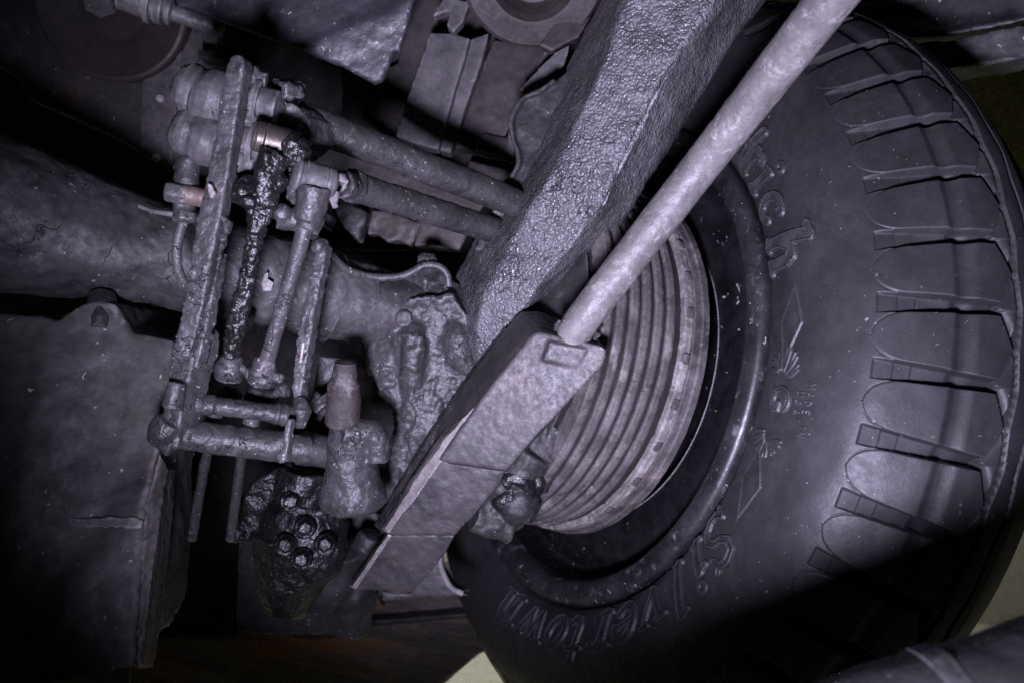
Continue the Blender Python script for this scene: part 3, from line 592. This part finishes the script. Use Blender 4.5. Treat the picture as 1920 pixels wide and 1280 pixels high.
# ------------------------------------------------------------------ link plate (the long upright bar) with caps, nuts
t = thing('link_plate', 'long upright crusted bar with two rounded caps near its top, standing left of the rods', 'link plate', P(380, 470, .42))
L_ = [(450, 102), (438, 101), (428, 110), (423, 126), (412, 190), (400, 262), (388, 330), (372, 400), (352, 520), (336, 610), (322, 660)]
R_ = [(352, 672), (372, 612), (390, 520), (412, 410), (428, 320), (440, 240), (452, 160), (458, 125), (457, 112)]
mb = MB().prism([P(x, y, .405 + y * 4e-5) for x, y in L_ + R_], DV([.002, .009, 0]))
make('bar', mb, M['grime'], t, vox=.0011, rough=((.0011, .012), (.0006, .004)), smooth=3, crumb=(0.00175, .006, .3))
q = [(334, 615), (368, 615), (372, 650), (356, 700), (342, 760), (332, 840), (305, 845), (300, 800), (312, 720), (318, 660)]
mb = MB().prism([P(x, y, .438) for x, y in q], DV([.008, .014, 0])); mb.tube([P(322, 790, .442), P(308, 808, .442), P(300, 828, .444)], [.009, .0095, .008]); mb.tube([P(304, 815, .445), P(330, 838, .445)], .0075)
mb.tube([P(322, 765, .434), P(332, 715, .434)], [.006, .005])
make('lower_link', mb, M['grime'], t, vox=.0011, rough=((.001, .012), (.0005, .004)), smooth=3)
q = [(404, 470), (412, 475), (398, 560), (380, 640), (368, 690), (356, 690), (374, 620), (392, 540)]
mb = MB().prism([P(x, y, .432) for x, y in q], DV([.003, .006, 0])); make('edge_flange', mb, M['grime'], t, vox=.0009, rough=((.0012, .005),), crumb=(0.0015, .005, .25))
for (ax, ay), (bx, by), s in (((430, 200), (328, 158), 1.16), ((414, 272), (320, 236), 1.10)):
    a, b = P(ax, ay, .43), P(bx, by, .425); k = np.linalg.norm(b - a)
    mb = MB().lathe(a, b, np.array([(0, .40), (.1, .46), (.25, .49), (.42, .47), (.52, .42), (.56, .405), (.62, .43), (.75, .43), (.88, .36), (.96, .24), (1.0, .06)]) * np.array([k, k * s * .98]), seg=60, step=.0012)
    make('rounded_cap', mb, M['boot'], t, rough=((.0010, .010), (.0004, .003)), sharp=None)
axb = P(500, 200, .43) - P(400, 172, .425)
for x, y, rr, n_ in ((462, 140, .0072, 6), (452, 222, .0068, 6), (438, 300, .0068, 6)):
    mb = MB().nut(P(x - 8, y - 2, .432), axb, rr, .009); mb.lathe(P(x - 8, y - 2, .432), P(x - 8, y - 2, .432) + axb / np.linalg.norm(axb), [(.008, rr * .6), (.014, rr * .6)], seg=12)
    make('nut', mb, M['boot'], t, vox=.0008, rough=((.001, .005),), crumb=(0.0015, .004, .3))
for x, y in ((456, 182), (448, 262)):
    a = P(x - 8, y, .435); d = axb / np.linalg.norm(axb)
    mb = MB().lathe(a, a + d, [(0, .0105), (.0095, .0105), (.0095, .0135), (.0125, .0135), (.0125, .0095), (.022, .0095)], seg=40, step=.001)
    make('collar', mb, M['boot'], t, rough=((.0009, .006),), crumb=(0.001, .006, .35))
mb = MB()
for x, y, r in ((432, 350, .004), (425, 385, .003), (420, 405, .0035), (428, 425, .003), (418, 445, .003), (434, 330, .004), (412, 480, .002)): mb.ball(P(x, y, .428), r, (1, 1, 1.5), 10)
mb.tube([P(430, 330, .43), P(420, 450, .43), P(405, 520, .435)], [.002, .0025, .001], seg=8)
make('grime_crust', mb, M['grime_dark'], t, vox=.0008, rough=((.0022, .004),))
mb = MB().prism([P(x, y, .413) for x, y in ((388, 342), (396, 348), (402, 362), (394, 372), (390, 360))], DV([.0, .004, 0])); make('chipped_spot', mb, M['paper'], t, vox=.0007, rough=((.001, .003),))

# ------------------------------------------------------------------ fitting with copper washer and hose
t = thing('brake_fitting', 'hose fitting with a bright copper washer poking out left of the upright bar', 'pipe fitting', P(350, 370, .43))
a, b = P(310, 358, .425), P(385, 372, .43)
mb = MB().lathe(a, b, np.array([(0, .0052), (.001, .0062), (.012, .0062)]), seg=6); make('hex_head', mb, M['grime'], t, bevel=.0006)
mb = MB().lathe(a, b, [(.0105, .0056), (.022, .0056), (.024, .0060), (.026, .0056)], seg=30, step=.001); make('copper_washer', mb, M['copper'], t, rough=((.0004, .004),))
mb = MB().tube([P(356, 300, .433), P(350, 340, .433), P(346, 385, .433), P(344, 418, .433)], [.0068, .0072, .0066, .0058], seg=30); mb.nut(P(349, 398, .433), DV([0, 0, -1]), .0078, .006); mb.tube([P(342, 300, .436), P(336, 320, .436)], .0035); mb.tube([P(362, 285, .436), P(360, 310, .436)], .0035)
make('body', mb, M['grime'], t, vox=.0009, rough=((.0012, .007),))
mb = MB().tube([P(346, 412, .434), P(336, 440, .434), P(331, 470, .436), P(334, 505, .44), P(346, 535, .446)], .0028, seg=14); make('hose', mb, M['grime'], t, rough=((.0004, .006),))
mb = MB().tube([P(262, 387, .44), P(290, 397, .437), P(332, 403, .434)], [.0012, .0013, .0018], seg=10); make('bleed_pipe', mb, M['boot'], t, rough=((.0003, .004),))

# ------------------------------------------------------------------ greasy rod
t = thing('link_rod', 'black link rod dripping with thick wet grease, bronze joint on top', 'link rod', P(460, 500, .43), 'rods hanging beside the upright bar')
a, b = P(474, 254, .418), P(566, 280, .43)
mb = MB().lathe(a, b, np.array([(0, .0075), (.002, .0085), (.0052, .0085), (.0058, .0078), (.0064, .0088), (.0195, .0088), (.0201, .0080), (.0208, .0086), (.025, .0084)]), seg=48, step=.0007); make('joint_sleeve', mb, M['bronze'], t, rough=((.0002, .006),))
mb = MB().tube([P(516, 288, .418), P(505, 315, .418), P(497, 345, .42), P(492, 380, .424), P(484, 410, .426), P(478, 440, .428)], [.0085, .0072, .008, .0088, .0068, .0045])
mb.ball(P(463, 362, .422), .0088); mb.ball(P(550, 283, .424), .009); mb.ball(P(470, 378, .415), .004); mb.tube([P(545, 268, .43), P(575, 285, .432)], .006); mb.ball(P(520, 345, .424), .006); mb.tube([P(505, 297, .412), P(512, 300, .410)], .0045)
mb.tube([P(478, 438, .428), P(468, 500, .436), P(455, 560, .444), P(445, 610, .45), P(434, 668, .457)], [.0046, .0046, .0055, .0056, .0054])
make('rod', mb, M['grease'], t, vox=.0009, rough=((.0018, .008), (.0016, .0024)), smooth=1, crumb=(0.0015, .004, .2))
mb = MB().lathe(P(434, 660, .457), P(428, 712, .464), np.array([(0, .004), (.0025, .0060), (.007, .0078), (.010, .0088), (.017, .0088)]), seg=30, step=.001); mb.ball(P(452, 690, .46), .003)
make('rod_foot', mb, M['grime'], t, rough=((.0016, .006), (.0005, .002)))

# ------------------------------------------------------------------ grey rod
t = thing('link_rod', 'dry grey link rod with a clean clevis joint, right of the greasy one', 'link rod', P(535, 520, .44), 'rods hanging beside the upright bar')
a, b = P(552, 325, .425), P(632, 348, .437)
mb = MB().lathe(a, b, np.array([(-.001, .0070), (.0005, .0092), (.002, .0096), (.003, .0088), (.0052, .0088), (.0056, .0095), (.017, .0096), (.0176, .0088), (.019, .0093), (.022, .009), (.024, .007)]), seg=50, step=.0007); make('clevis_barrel', mb, M['boot'], t, rough=((.0006, .007),))
mb = MB().tube([P(590, 350, .428), P(583, 385, .43), P(577, 412, .432)], [.0098, .0092, .0080]); mb.tube([P(580, 408, .432), P(574, 428, .433)], [.0070, .0064], seg=30); mb.tube([P(520, 408, .43), P(560, 415, .434)], [.0068, .0062]); mb.ball(P(530, 400, .428), .006)
mb.prism([P(x, y, .436) for x, y in ((540, 308), (556, 305), (552, 345), (560, 400), (545, 410), (536, 370))], DV([0, .01, 0])); mb.tube([P(598, 405, .437), P(588, 440, .44)], [.0045, .003])
make('clevis', mb, M['grime'], t, vox=.0009, rough=((.0009, .008), (.0004, .003)), smooth=3)
mb = MB().tube([P(574, 422, .433), P(560, 470, .438), P(535, 560, .449), P(515, 625, .457), P(500, 678, .463)], [.0050, .0047, .0046, .0046, .0048], seg=26); make('shaft', mb, M['grime'], t, rough=((.0004, .008), (.0003, .003)))
mb = MB().lathe(P(501, 668, .463), P(490, 716, .47), np.array([(0, .0046), (.003, .0066), (.008, .0078), (.010, .0088), (.018, .0088)]), seg=30, step=.001); mb.ball(P(466, 700, .466), .003); mb.ball(P(522, 708, .466), .0035)
make('rod_foot', mb, M['grime'], t, rough=((.0016, .006), (.0005, .002)))

# ------------------------------------------------------------------ flat strap right of the rods
t = thing('flat_strap', 'narrow flat strap over the axle, right of the grey rod, chipped bright on one edge', 'strap', P(580, 620, .47))
mb = MB().prism([P(x, y, .475) for x, y in ((592, 455), (612, 462), (606, 500), (590, 580), (577, 660), (566, 720), (560, 800), (545, 800), (548, 720), (555, 640), (572, 560), (586, 490))], DV([.003, .006, 0]))
mb.ball(P(600, 462, .478), .006)
make('strap', mb, M['grime'], t, vox=.0009, rough=((.0010, .007), (.0005, .003)), crumb=(0.0015, .005, .25))
mb = MB().prism([P(x, y, .4735) for x, y in ((567, 643), (571, 641), (566, 678), (561, 680))], DV([0, .002, 0])); make('bare_chip', mb, M['bare'], t)

# ------------------------------------------------------------------ pivot tubes at the bottom
t = thing('pivot_tube', 'slim grimy pivot tube with ringed ends joining the bar and strap', 'pivot tube', P(450, 762, .46), 'pivot tubes below the rods')
a, b = P(338, 750, .448), P(562, 782, .478); L = np.linalg.norm(b - a)
mb = MB().lathe(a, b, np.array([(0, .0055), (.0, .0068), (.004, .0072), (.006, .0066), (.010, .007), (.013, .0064), (.018, .0066), (.020, .0054), (L * .7, .0056), (L * .72, .006), (L * .76, .006), (L * .8, .0068), (L * .82, .0062), (L * .86, .0072), (L * .9, .0066), (L * .93, .0074), (L, .0072)]), seg=40, step=.0011)
make('tube', mb, M['grime'], t, rough=((.0010, .009), (.0006, .003)), crumb=(0.00125, .006, .3))
mb = MB().tube([P(562, 745, .476), P(566, 770, .474), P(560, 798, .476)], [.004, .0062, .004]); make('end_loop', mb, M['grime'], t, vox=.0009, rough=((.0008, .006),))
for x, y in ((402, 785), (472, 800)):
    mb = MB().tube([P(x, y - 18, .47), P(x - 2, y + 15, .468)], [.005, .0058], seg=16); make('spacer_post', mb, M['grime'], t, rough=((.001, .006),))
t = thing('pivot_tube', 'thick grimy pivot tube under the slim one, lowest of the linkage', 'pivot tube', P(440, 825, .46), 'pivot tubes below the rods')
a, b = P(333, 812, .448), P(580, 842, .476); L = np.linalg.norm(b - a)
mb = MB().lathe(a, b, np.array([(0, .0086), (L * .02, .0092), (L * .25, .0090), (L * .4, .0096), (L * .42, .0090), (L * .6, .0098), (L * .78, .0096), (L * .79, .0086), (L * .82, .0086), (L * .97, .0088), (L, .0078)]), seg=48, step=.0014)
make('tube', mb, M['grime'], t, rough=((.0013, .013), (.0006, .004)), crumb=(0.00125, .007, .3))
mb = MB().prism([P(x, y, .457) for x, y in ((535, 785), (546, 785), (536, 865), (522, 868), (518, 855), (528, 840))], DV([.002, .004, 0])); make('end_clip', mb, M['grime'], t, vox=.0008, rough=((.0008, .005),))
mb = MB()
for x, y, r in ((432, 742, .007), (480, 744, .0075), (420, 738, .005), (530, 728, .006), (505, 745, .006), (375, 665, .007), (382, 655, .006), (455, 605, .008), (440, 612, .006)): mb.ball(P(x, y, .49 if y > 620 else .52), r, seg=12)
o = make('clevis_knobs', mb, M['grime_dark'], t, vox=.001, rough=((.002, .006),))
# two thin rods going down in the dark
for k, (x0, x1, lab) in enumerate(((390, 360, 'left of two thin rods going down into the dark under the pivot tubes'), (455, 432, 'right of two thin rods going down into the dark under the pivot tubes'))):
    mb = MB().tube([P(x0, 840, .50), P((x0 + x1) / 2 + 2, 910, .51), P(x1, 1010, .53)], .0034, seg=14)
    tag(make('thin_rod', mb, M['grime_dark'], rough=((.0005, .006),)), lab, 'thin rod', 'thin rods below the pivot tubes')

# ------------------------------------------------------------------ steering joint with red boot
t = thing('steering_joint', 'swivel joint with a flaking red-brown sleeve above a wide grimy bell', 'steering joint', P(655, 830, .52))
a, b = P(648, 676, .505), P(642, 800, .515)
mb = MB().lathe(a, b, np.array([(0, .004), (.001, .0072), (.006, .0080), (.012, .0085), (.016, .0108), (.030, .0115), (.044, .0120), (.046, .0105)]), seg=44, step=.0009); make('red_sleeve', mb, M['redboot'], t, rough=((.0010, .008),), crumb=(0.00125, .005, .3))
mb = MB().lathe(P(655, 795, .52), P(664, 965, .54), np.array([(0, .013), (.010, .0165), (.022, .0165), (.032, .018), (.042, .0205), (.050, .0235), (.058, .024), (.0615, .021), (.063, .012)]), seg=60, step=.0013)
mb.tube([P(600, 745, .52), P(612, 760, .52)], [.008, .009]); mb.tube([P(640, 808, .51), P(700, 815, .52), P(705, 860, .525)], [.009, .010, .010])
make('bell', mb, M['grime'], t, vox=.0012, rough=((.0014, .012), (.0006, .004)), smooth=3, crumb=(0.0015, .008, .3))
mb = MB().hull([P(*q) for q in ((598, 668, .56), (640, 672, .56), (648, 720, .56), (600, 790, .565), (575, 775, .565), (590, 730, .56))], [P(*q) for q in ((598, 668, .58), (640, 672, .58), (648, 720, .58), (600, 790, .58), (575, 775, .58), (590, 730, .58))])
make('arm', mb, M['grime'], t, vox=.0012, rough=((.0015, .012),), smooth=3)
mb = MB().tube([P(560, 838, .53), P(620, 848, .54)], .012); make('stub', mb, M['grime_dark'], t, rough=((.001, .01),))

# ------------------------------------------------------------------ greasy gear casting
t = thing('gear_casting', 'black greasy casting with wet bolt heads in the dark under the swivel joint', 'gear casting', P(560, 1000, .57))
mb = MB().ball(P(570, 985, .59), .034, (1, .7, 1), 24); mb.ball(P(590, 1030, .59), .026, (1, .8, 1.1), 20); mb.tube([P(560, 1000, .60), P(548, 1080, .60), P(535, 1150, .60)], [.036, .028, .015], seg=28)
mb.hull([P(*q) for q in ((500, 890, .58), (545, 860, .58), (570, 930, .58), (520, 1010, .585), (430, 1015, .585), (432, 985, .585), (470, 905, .58))], [P(*q) for q in ((500, 890, .62), (545, 860, .62), (570, 930, .62), (520, 1010, .62), (430, 1015, .62), (432, 985, .62), (470, 905, .62))])
mb.tube([P(575, 880, .58), P(560, 940, .58)], .02)
make('housing', mb, M['grease'], t, vox=.0016, rough=((.003, .016), (.0012, .005)), smooth=3)
for x, y in ((546, 938), (572, 988), (536, 1020), (610, 1018), (566, 1046)):
    mb = MB().nut(P(x, y, .556), DV([.2, -1, .1]), .0056, .007, 6); mb.lathe(P(x, y, .562), P(x, y, .562) + DV([.2, -1, .1]), [(0, .0085), (.006, .0075)], seg=16)
    make('bolt_head', mb, M['grease'], t, vox=.0008, rough=((.0012, .005),))
q = [(446, 1010), (520, 960), (700, 960), (760, 1010), (730, 1100), (660, 1160), (600, 1190), (470, 1188), (442, 1172)]
mb = MB().prism([P(x, y, .68) for x, y in q], DV([0, .03, 0])); make('mounting_plate', mb, M['grime_dark'], t, vox=.0025, rough=((.002, .03),))
mb = MB().tube([P(640, 1020, .62), P(620, 1080, .63), P(590, 1165, .64)], [.02, .024, .018]); mb.tube([P(700, 1000, .63), P(665, 1100, .64), P(650, 1170, .65)], [.012, .02, .022])
make('casting_rib', mb, M['grime_dark'], t, vox=.002, rough=((.003, .02),))

# ------------------------------------------------------------------ tank in the lower left
t = thing('fuel_tank', 'big dented dusty tank filling the bottom left corner, pale seam across it', 'tank', P(120, 900, .45))
def quadgrid(c, nx, ny):
    c = [np.array(q) for q in c]; U = np.linspace(0, 1, nx)[:, None, None]; V = np.linspace(0, 1, ny)[None, :, None]
    return (1 - U) * (1 - V) * c[0] + U * (1 - V) * c[1] + U * V * c[2] + (1 - U) * V * c[3]
mb = MB().prism([P(x, y, d) for x, y, d in ((-60, 590, .47), (70, 592, .475), (105, 602, .475), (150, 572, .48), (182, 566, .485), (214, 572, .485), (230, 600, .488), (244, 626, .49), (300, 634, .5), (325, 640, .50), (322, 700, .495), (308, 790, .485), (292, 860, .475), (270, 950, .465), (262, 1080, .455), (252, 1255, .445), (-60, 1320, .42))], DV([-.02, .12, 0]))
make('tank_shell', mb, M['tank'], t, vox=.0022, rough=((.0040, .06), (.0012, .012)), smooth=5)
mb = MB().hull([P(*q) for q in ((300, 850, .474), (272, 945, .464), (264, 1080, .453), (254, 1250, .443), (262, 1250, .443), (284, 1080, .456), (300, 960, .468), (316, 880, .48))], [P(*q) for q in ((300, 850, .50), (272, 945, .50), (264, 1080, .50), (254, 1250, .50), (290, 1250, .50), (310, 1080, .50), (325, 960, .505), (330, 880, .51))])
make('tank_flange', mb, M['fibre'], t, vox=.0014, rough=((.0010, .012), (.0008, .004)))
mb = MB().prism([P(x, y, d) for x, y, d in ((28, 966, .452), (90, 968, .453), (150, 972, .455), (240, 968, .459), (266, 976, .460), (262, 990, .459), (180, 988, .456), (100, 984, .453), (30, 976, .450))], DV([0, .006, 0])); make('seam', mb, M['paleseam'], t, vox=.001, rough=((.0015, .008),))
for x, y, d in ((158, 652, .4815), (112, 742, .4715)):
    a = P(x, y, d + .004); mb = MB().lathe(a, a + DV([.05, -1, -.45]), [(0, .0086), (.0035, .0086), (.0045, .0078), (.0030, .0070), (.0024, .002)], seg=26); make('plug', mb, M['grime_dark'], t, rough=((.0006, .006),))  # dark discs painting the shaded hollows of two dents
mb = MB().tube([P(190, 612, .492), P(191, 585, .492), P(192, 556, .50)], [.0115, .0095, .0085], seg=24); make('filler_neck', mb, M['grime_dark'], t, vox=.0012, rough=((.0012, .01),))
mb = MB().prism([P(x, y, .7) for x, y in ((236, 560), (340, 588), (336, 640), (250, 625))], DV([0, .04, 0])); tag(make('floor_crossmember', mb, M['sill'], vox=.002, rough=((.001, .02),)), 'rust-streaked crossmember glimpsed in the gap between axle and tank', 'crossmember')
mb = MB().prism([P(x, y, .62) for x, y in ((84, 596), (132, 586), (102, 602))], DV([0, .01, 0])); tag(make('bracket_tip', mb, M['bare']), 'bright metal sliver showing in the black gap above the tank', 'bracket')

# ------------------------------------------------------------------ upper left panel with disc and fitting
t = thing('engine_pan', 'dark riveted sheet panel with a shallow round disc in the top left corner', 'pan', P(180, 120, .70))
mb = MB().prism([P(x, y, .70) for x, y in ((-60, -60), (500, -60), (480, 140), (420, 330), (330, 322), (200, 250), (60, 190), (20, 140), (-60, 90))], DV([0, .01, 0])); make('sheet', mb, M['panel'], t, vox=.0025, rough=((.003, .08), (.0008, .02)))
mb = MB().prism([P(x, y, .694) for x, y in ((332, 30), (410, 60), (395, 250), (330, 320), (262, 290), (268, 130))], DV([0, .005, 0])); make('strip', mb, M['panel'], t, bevel=.001)
mb = MB().prism([P(x, y, .691) for x, y in ((336, 30), (345, 30), (322, 320), (312, 320))], DV([0, .003, 0])); make('joint_strip', mb, M['panel'], t, bevel=.0008)
for x, y in ((321, 62), (300, 185), (294, 295), (275, 100)):
    mb = MB().lathe(P(x, y, .692), P(x, y, .68), [(0, .0038), (.002, .0034), (.003, .001)], seg=14); make('rivet', mb, M['bare'], t)
a = P(205, 5, .668); nrm = DV([.05, -1, -.25]); nrm /= np.linalg.norm(nrm)
mb = MB().lathe(a, a + nrm, [(-.03, .066), (-.002, .068), (.0, .0665), (.001, .064), (-.002, .05), (-.006, .03), (-.007, .006)], seg=90, step=.0025); make('disc', mb, M['discpaint'], t, sharp=60)
mb = MB().nut(P(190, -6, .60), DV([.15, -.75, -1]), .0135, .013); mb.tube([P(205, -40, .60), P(192, -4, .60)], .016); make('drain_plug', mb, M['grime'], t, bevel=.001)
t = thing('pipe_union', 'worn ringed pipe union at the top edge beside the round disc', 'pipe union', P(270, 5, .60))
a, b = P(225, -10, .60), P(400, 50, .62)
mb = MB().lathe(a, b, [(0, .012), (.02, .012), (.021, .015), (.024, .015), (.0245, .011), (.027, .011), (.0275, .013), (.033, .013), (.034, .009), (.036, .011), (.039, .011), (.041, .007), (.08, .006)], seg=40, step=.0015); make('union', mb, M['bare'], t, rough=((.0008, .008),))
mb = MB().prism([P(x, y, .655) for x, y in ((372, 92), (400, 95), (420, 112), (370, 108))], DV([0, .02, 0])); tag(make('bolt_stub', mb, M['grime_dark'], vox=.001, rough=((.001, .008),)), 'square dark bolt end above the two rounded caps', 'bolt')

# ------------------------------------------------------------------ skid plate at the top
mb = MB().prism([P(x, y, d) for x, y, d in ((300, -60, .56), (800, -60, .57), (772, 5, .57), (762, 52, .575), (748, 96, .58), (738, 92, .58), (716, 150, .585), (700, 154, .585), (640, 122, .58), (560, 92, .575), (330, 8, .565))], DV([0, .008, .0]))
tag(make('skid_plate', mb, M['skid'], vox=.0018, rough=((.0016, .05), (.0006, .008)), smooth=3), 'speckled blue-grey plate hanging along the top edge above the caps', 'guard plate')

# ------------------------------------------------------------------ floor pan ribs top centre
t = thing('floor_pan', 'pressed underfloor of brown and pale mottled ribs at top centre', 'floor pan', P(850, 200, .71))
def slab(name, q, m, d0, th=.02, bev=.0015, rg=((.0012, .02),)):
    mb = MB().prism([P(x, y, d0 if len(e) == 0 else e[0]) for x, y, *e in q], DV([0, th, 0])); return make(name, mb, M[m], t, vox=.002, rough=rg, smooth=3)
slab('base_sheet', ((600, -60), (1150, -60), (1120, 60), (1000, 330), (960, 470), (560, 470), (560, 330), (640, 250), (640, 100)), 'floorbrown', .76, .01)
slab('dark_channel', ((780, -30), (840, -30), (775, 190), (735, 300), (640, 260), (670, 150), (745, 120)), 'floorbrown', .725)
slab('pale_rib', ((806, 60), (850, 62), (882, 72), (822, 282), (784, 272), (740, 256)), 'floorpan', .68)
slab('rib_side', ((882, 72), (918, 60), (905, 110), (845, 288), (822, 282)), 'floorpan', .692)
slab('brown_rib', ((926, 74), (1022, 88), (1020, 105), (975, 200), (930, 290), (852, 278), (895, 150)), 'floorbrown', .708)
slab('rib_edge', ((1050, 50), (1062, 62), (1000, 170), (960, 300), (940, 300), (970, 190), (1012, 110)), 'floorpan', .70, .01)
slab('cross_lip', ((905, 250), (985, 262), (970, 300), (890, 280)), 'floorbrown', .70)
slab('lower_lip', ((880, 300), (975, 325), (960, 350), (870, 330)), 'floorbrown', .72)
slab('mottled_bracket', ((695, 392), (735, 398), (760, 410), (790, 420), (770, 462), (748, 452), (725, 455), (705, 440), (688, 442)), 'floorbrown', .68, rg=((.004, .02), (.001, .006)))
slab('brown_bracket', ((790, 412), (880, 430), (860, 470), (775, 462)), 'floorbrown', .67)
slab('dark_lug', ((610, 375), (690, 395), (672, 450), (648, 430), (625, 400)), 'grime_dark', .63, rg=((.003, .015),))
slab('side_lug', ((600, 390), (625, 405), (612, 430), (598, 420)), 'grime', .60)
mb = MB()
q = [np.array(P(x, y, .655)) for x, y in ((1015, 165), (985, 185), (975, 165), (1010, 130), (1040, 100), (1070, 80), (1060, 120))]
mb.prism(q, DV([0, .01, 0])); make('tab', mb, M['floorpan'], t, vox=.0016, rough=((.0012, .015),))
t = thing('mount_cup', 'round rusty mounting cup with riveted ear at the top centre edge', 'mounting cup', P(990, -10, .62))
a = P(1000, -50, .64)
mb = MB().lathe(a, a + DV([0, -.75, -.66]), [(-.02, .055), (-.005, .06), (.004, .062), (.008, .058), (.008, .038), (.0, .034), (-.02, .03)], seg=70, step=.003); make('cup', mb, M['floorbrown'], t, rough=((.0008, .012),))
mb = MB().prism([P(x, y, .66) for x, y in ((1040, 40), (1110, 30), (1085, 70), (1035, 95), (1012, 85))], DV([0, .012, 0])); make('ear', mb, M['floorbrown'], t, vox=.0016, rough=((.001, .015),))
mb = MB().prism([P(x, y, .655) for x, y in ((812, 30), (835, -10), (880, 5), (868, 40), (850, 62), (838, 48), (845, 20))], DV([0, .012, 0])); make('hook', mb, M['floorpan'], t, vox=.0012, rough=((.0008, .01),))

# ------------------------------------------------------------------ fender at the top right
t = thing('fender', 'dusty black fender edge over the tyre in the top right corner', 'fender', P(1820, 50, 0.650))
mb = MB().prism([P(x, y, d) for x, y, d in ((1600, -80, 0.710), (1990, -80, 0.630), (1990, 22, 0.630), (1900, 42, 0.640), (1790, 64, 0.660), (1690, 70, 0.690), (1600, 40, 0.730))], DV([0, .10, .02])); make('skin', mb, M['fender'], t, vox=.003, rough=((.002, .06), (.0008, .01)))
mb = MB().prism([P(x, y, d) for x, y, d in ((1690, 82, 0.680), (1790, 72, 0.650), (1900, 50, 0.630), (1990, 30, 0.620), (1990, 95, 0.620), (1900, 110, 0.630), (1850, 120, 0.640), (1780, 128, 0.650), (1690, 132, 0.670))], DV([0, .05, .0])); make('lip', mb, M['fender'], t, vox=.0028, rough=((.002, .04), (.001, .01)))

# ------------------------------------------------------------------ sill, bracket and patches at the bottom
t = thing('body_sill', 'dark body sill with orange rust streaks low behind the spring end', 'sill', P(700, 1200, .95))
mb = MB().prism([P(x, y, .98) for x, y in ((240, 1195), (430, 1190), (620, 1085), (860, 1050), (890, 1140), (930, 1230), (905, 1222), (830, 1280), (780, 1330), (240, 1360))], DV([0, .06, 0])); make('panel', mb, M['sill'], t, vox=.003, rough=((.002, .05),))
mb = MB().prism([P(x, y, .95) for x, y in ((650, 1166), (880, 1148), (890, 1158), (650, 1180))], DV([0, .02, 0])); make('ridge', mb, M['springdark'], t, vox=.002, rough=((.002, .02),))
mb = MB().prism([P(x, y, .94) for x, y in ((530, 1184), (600, 1182), (650, 1178), (640, 1196), (590, 1203), (545, 1198))], DV([0, .02, 0])); make('copper_patch', mb, M['rusty'], t, vox=.0018, rough=((.001, .012),))
mb = MB().prism([P(x, y, .93) for x, y in ((640, 1120), (700, 1112), (720, 1140), (670, 1150))], DV([0, .02, 0])); make('rust_patch', mb, M['rusty'], t, vox=.002, rough=((.002, .012),))
t = thing('pale_bracket', 'pale flat bracket with rounded side behind the lowest spring leaf', 'bracket', P(780, 1090, .66))
mb = MB().prism([P(x, y, .64) for x, y in ((716, 1108), (770, 1112), (780, 1080), (815, 1040), (824, 1035), (830, 1070), (850, 1104), (880, 1116), (716, 1126))], DV([0, .02, 0])); make('plate', mb, M['springdark'], t, vox=.0014, rough=((.001, .015),))
mb = MB().tube([P(824, 1030, .64), P(828, 1065, .64), P(845, 1100, .64), P(868, 1112, .64)], .0025, seg=10); make('rolled_edge', mb, M['paleseam'], t, rough=((.0004, .006),))

# ------------------------------------------------------------------ arm close to the camera, bottom right
t = thing('control_arm', 'blurred dark arm crossing the bottom right corner close to the camera', 'arm', P(1780, 1270, .3))
mb = MB().tube([P(640, 2000, .245), P(1000, 1765, .245), P(1345, 1565, .245), P(1600, 1455, .245), P(1700, 1415, .245), P(1800, 1388, .245), P(2030, 1318, .245)], [.028, .028, .028, .0285, .029, .029, .029], seg=40, step=.003); make('arm', mb, M['grime_dark'], t, rough=((.0012, .02), (.0005, .005)))
mb = MB().tube([P(1776, 1395, .245), P(1815, 1384, .245)], .0300, seg=40); make('arm_collar', mb, M['grime_dark'], t, rough=((.001, .01),))

# ------------------------------------------------------------------ dark sheet added behind everything, standing in for shade in the gaps
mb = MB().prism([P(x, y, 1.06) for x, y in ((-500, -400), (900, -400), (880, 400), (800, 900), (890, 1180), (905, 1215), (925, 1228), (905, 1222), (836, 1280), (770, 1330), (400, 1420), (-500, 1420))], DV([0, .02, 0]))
tag(make('inner_wing', mb, M['panel'], vox=.006, rough=((.006, .1),)), 'added black backing standing in for the shade in the gaps behind the axle and tank', 'shade backing')
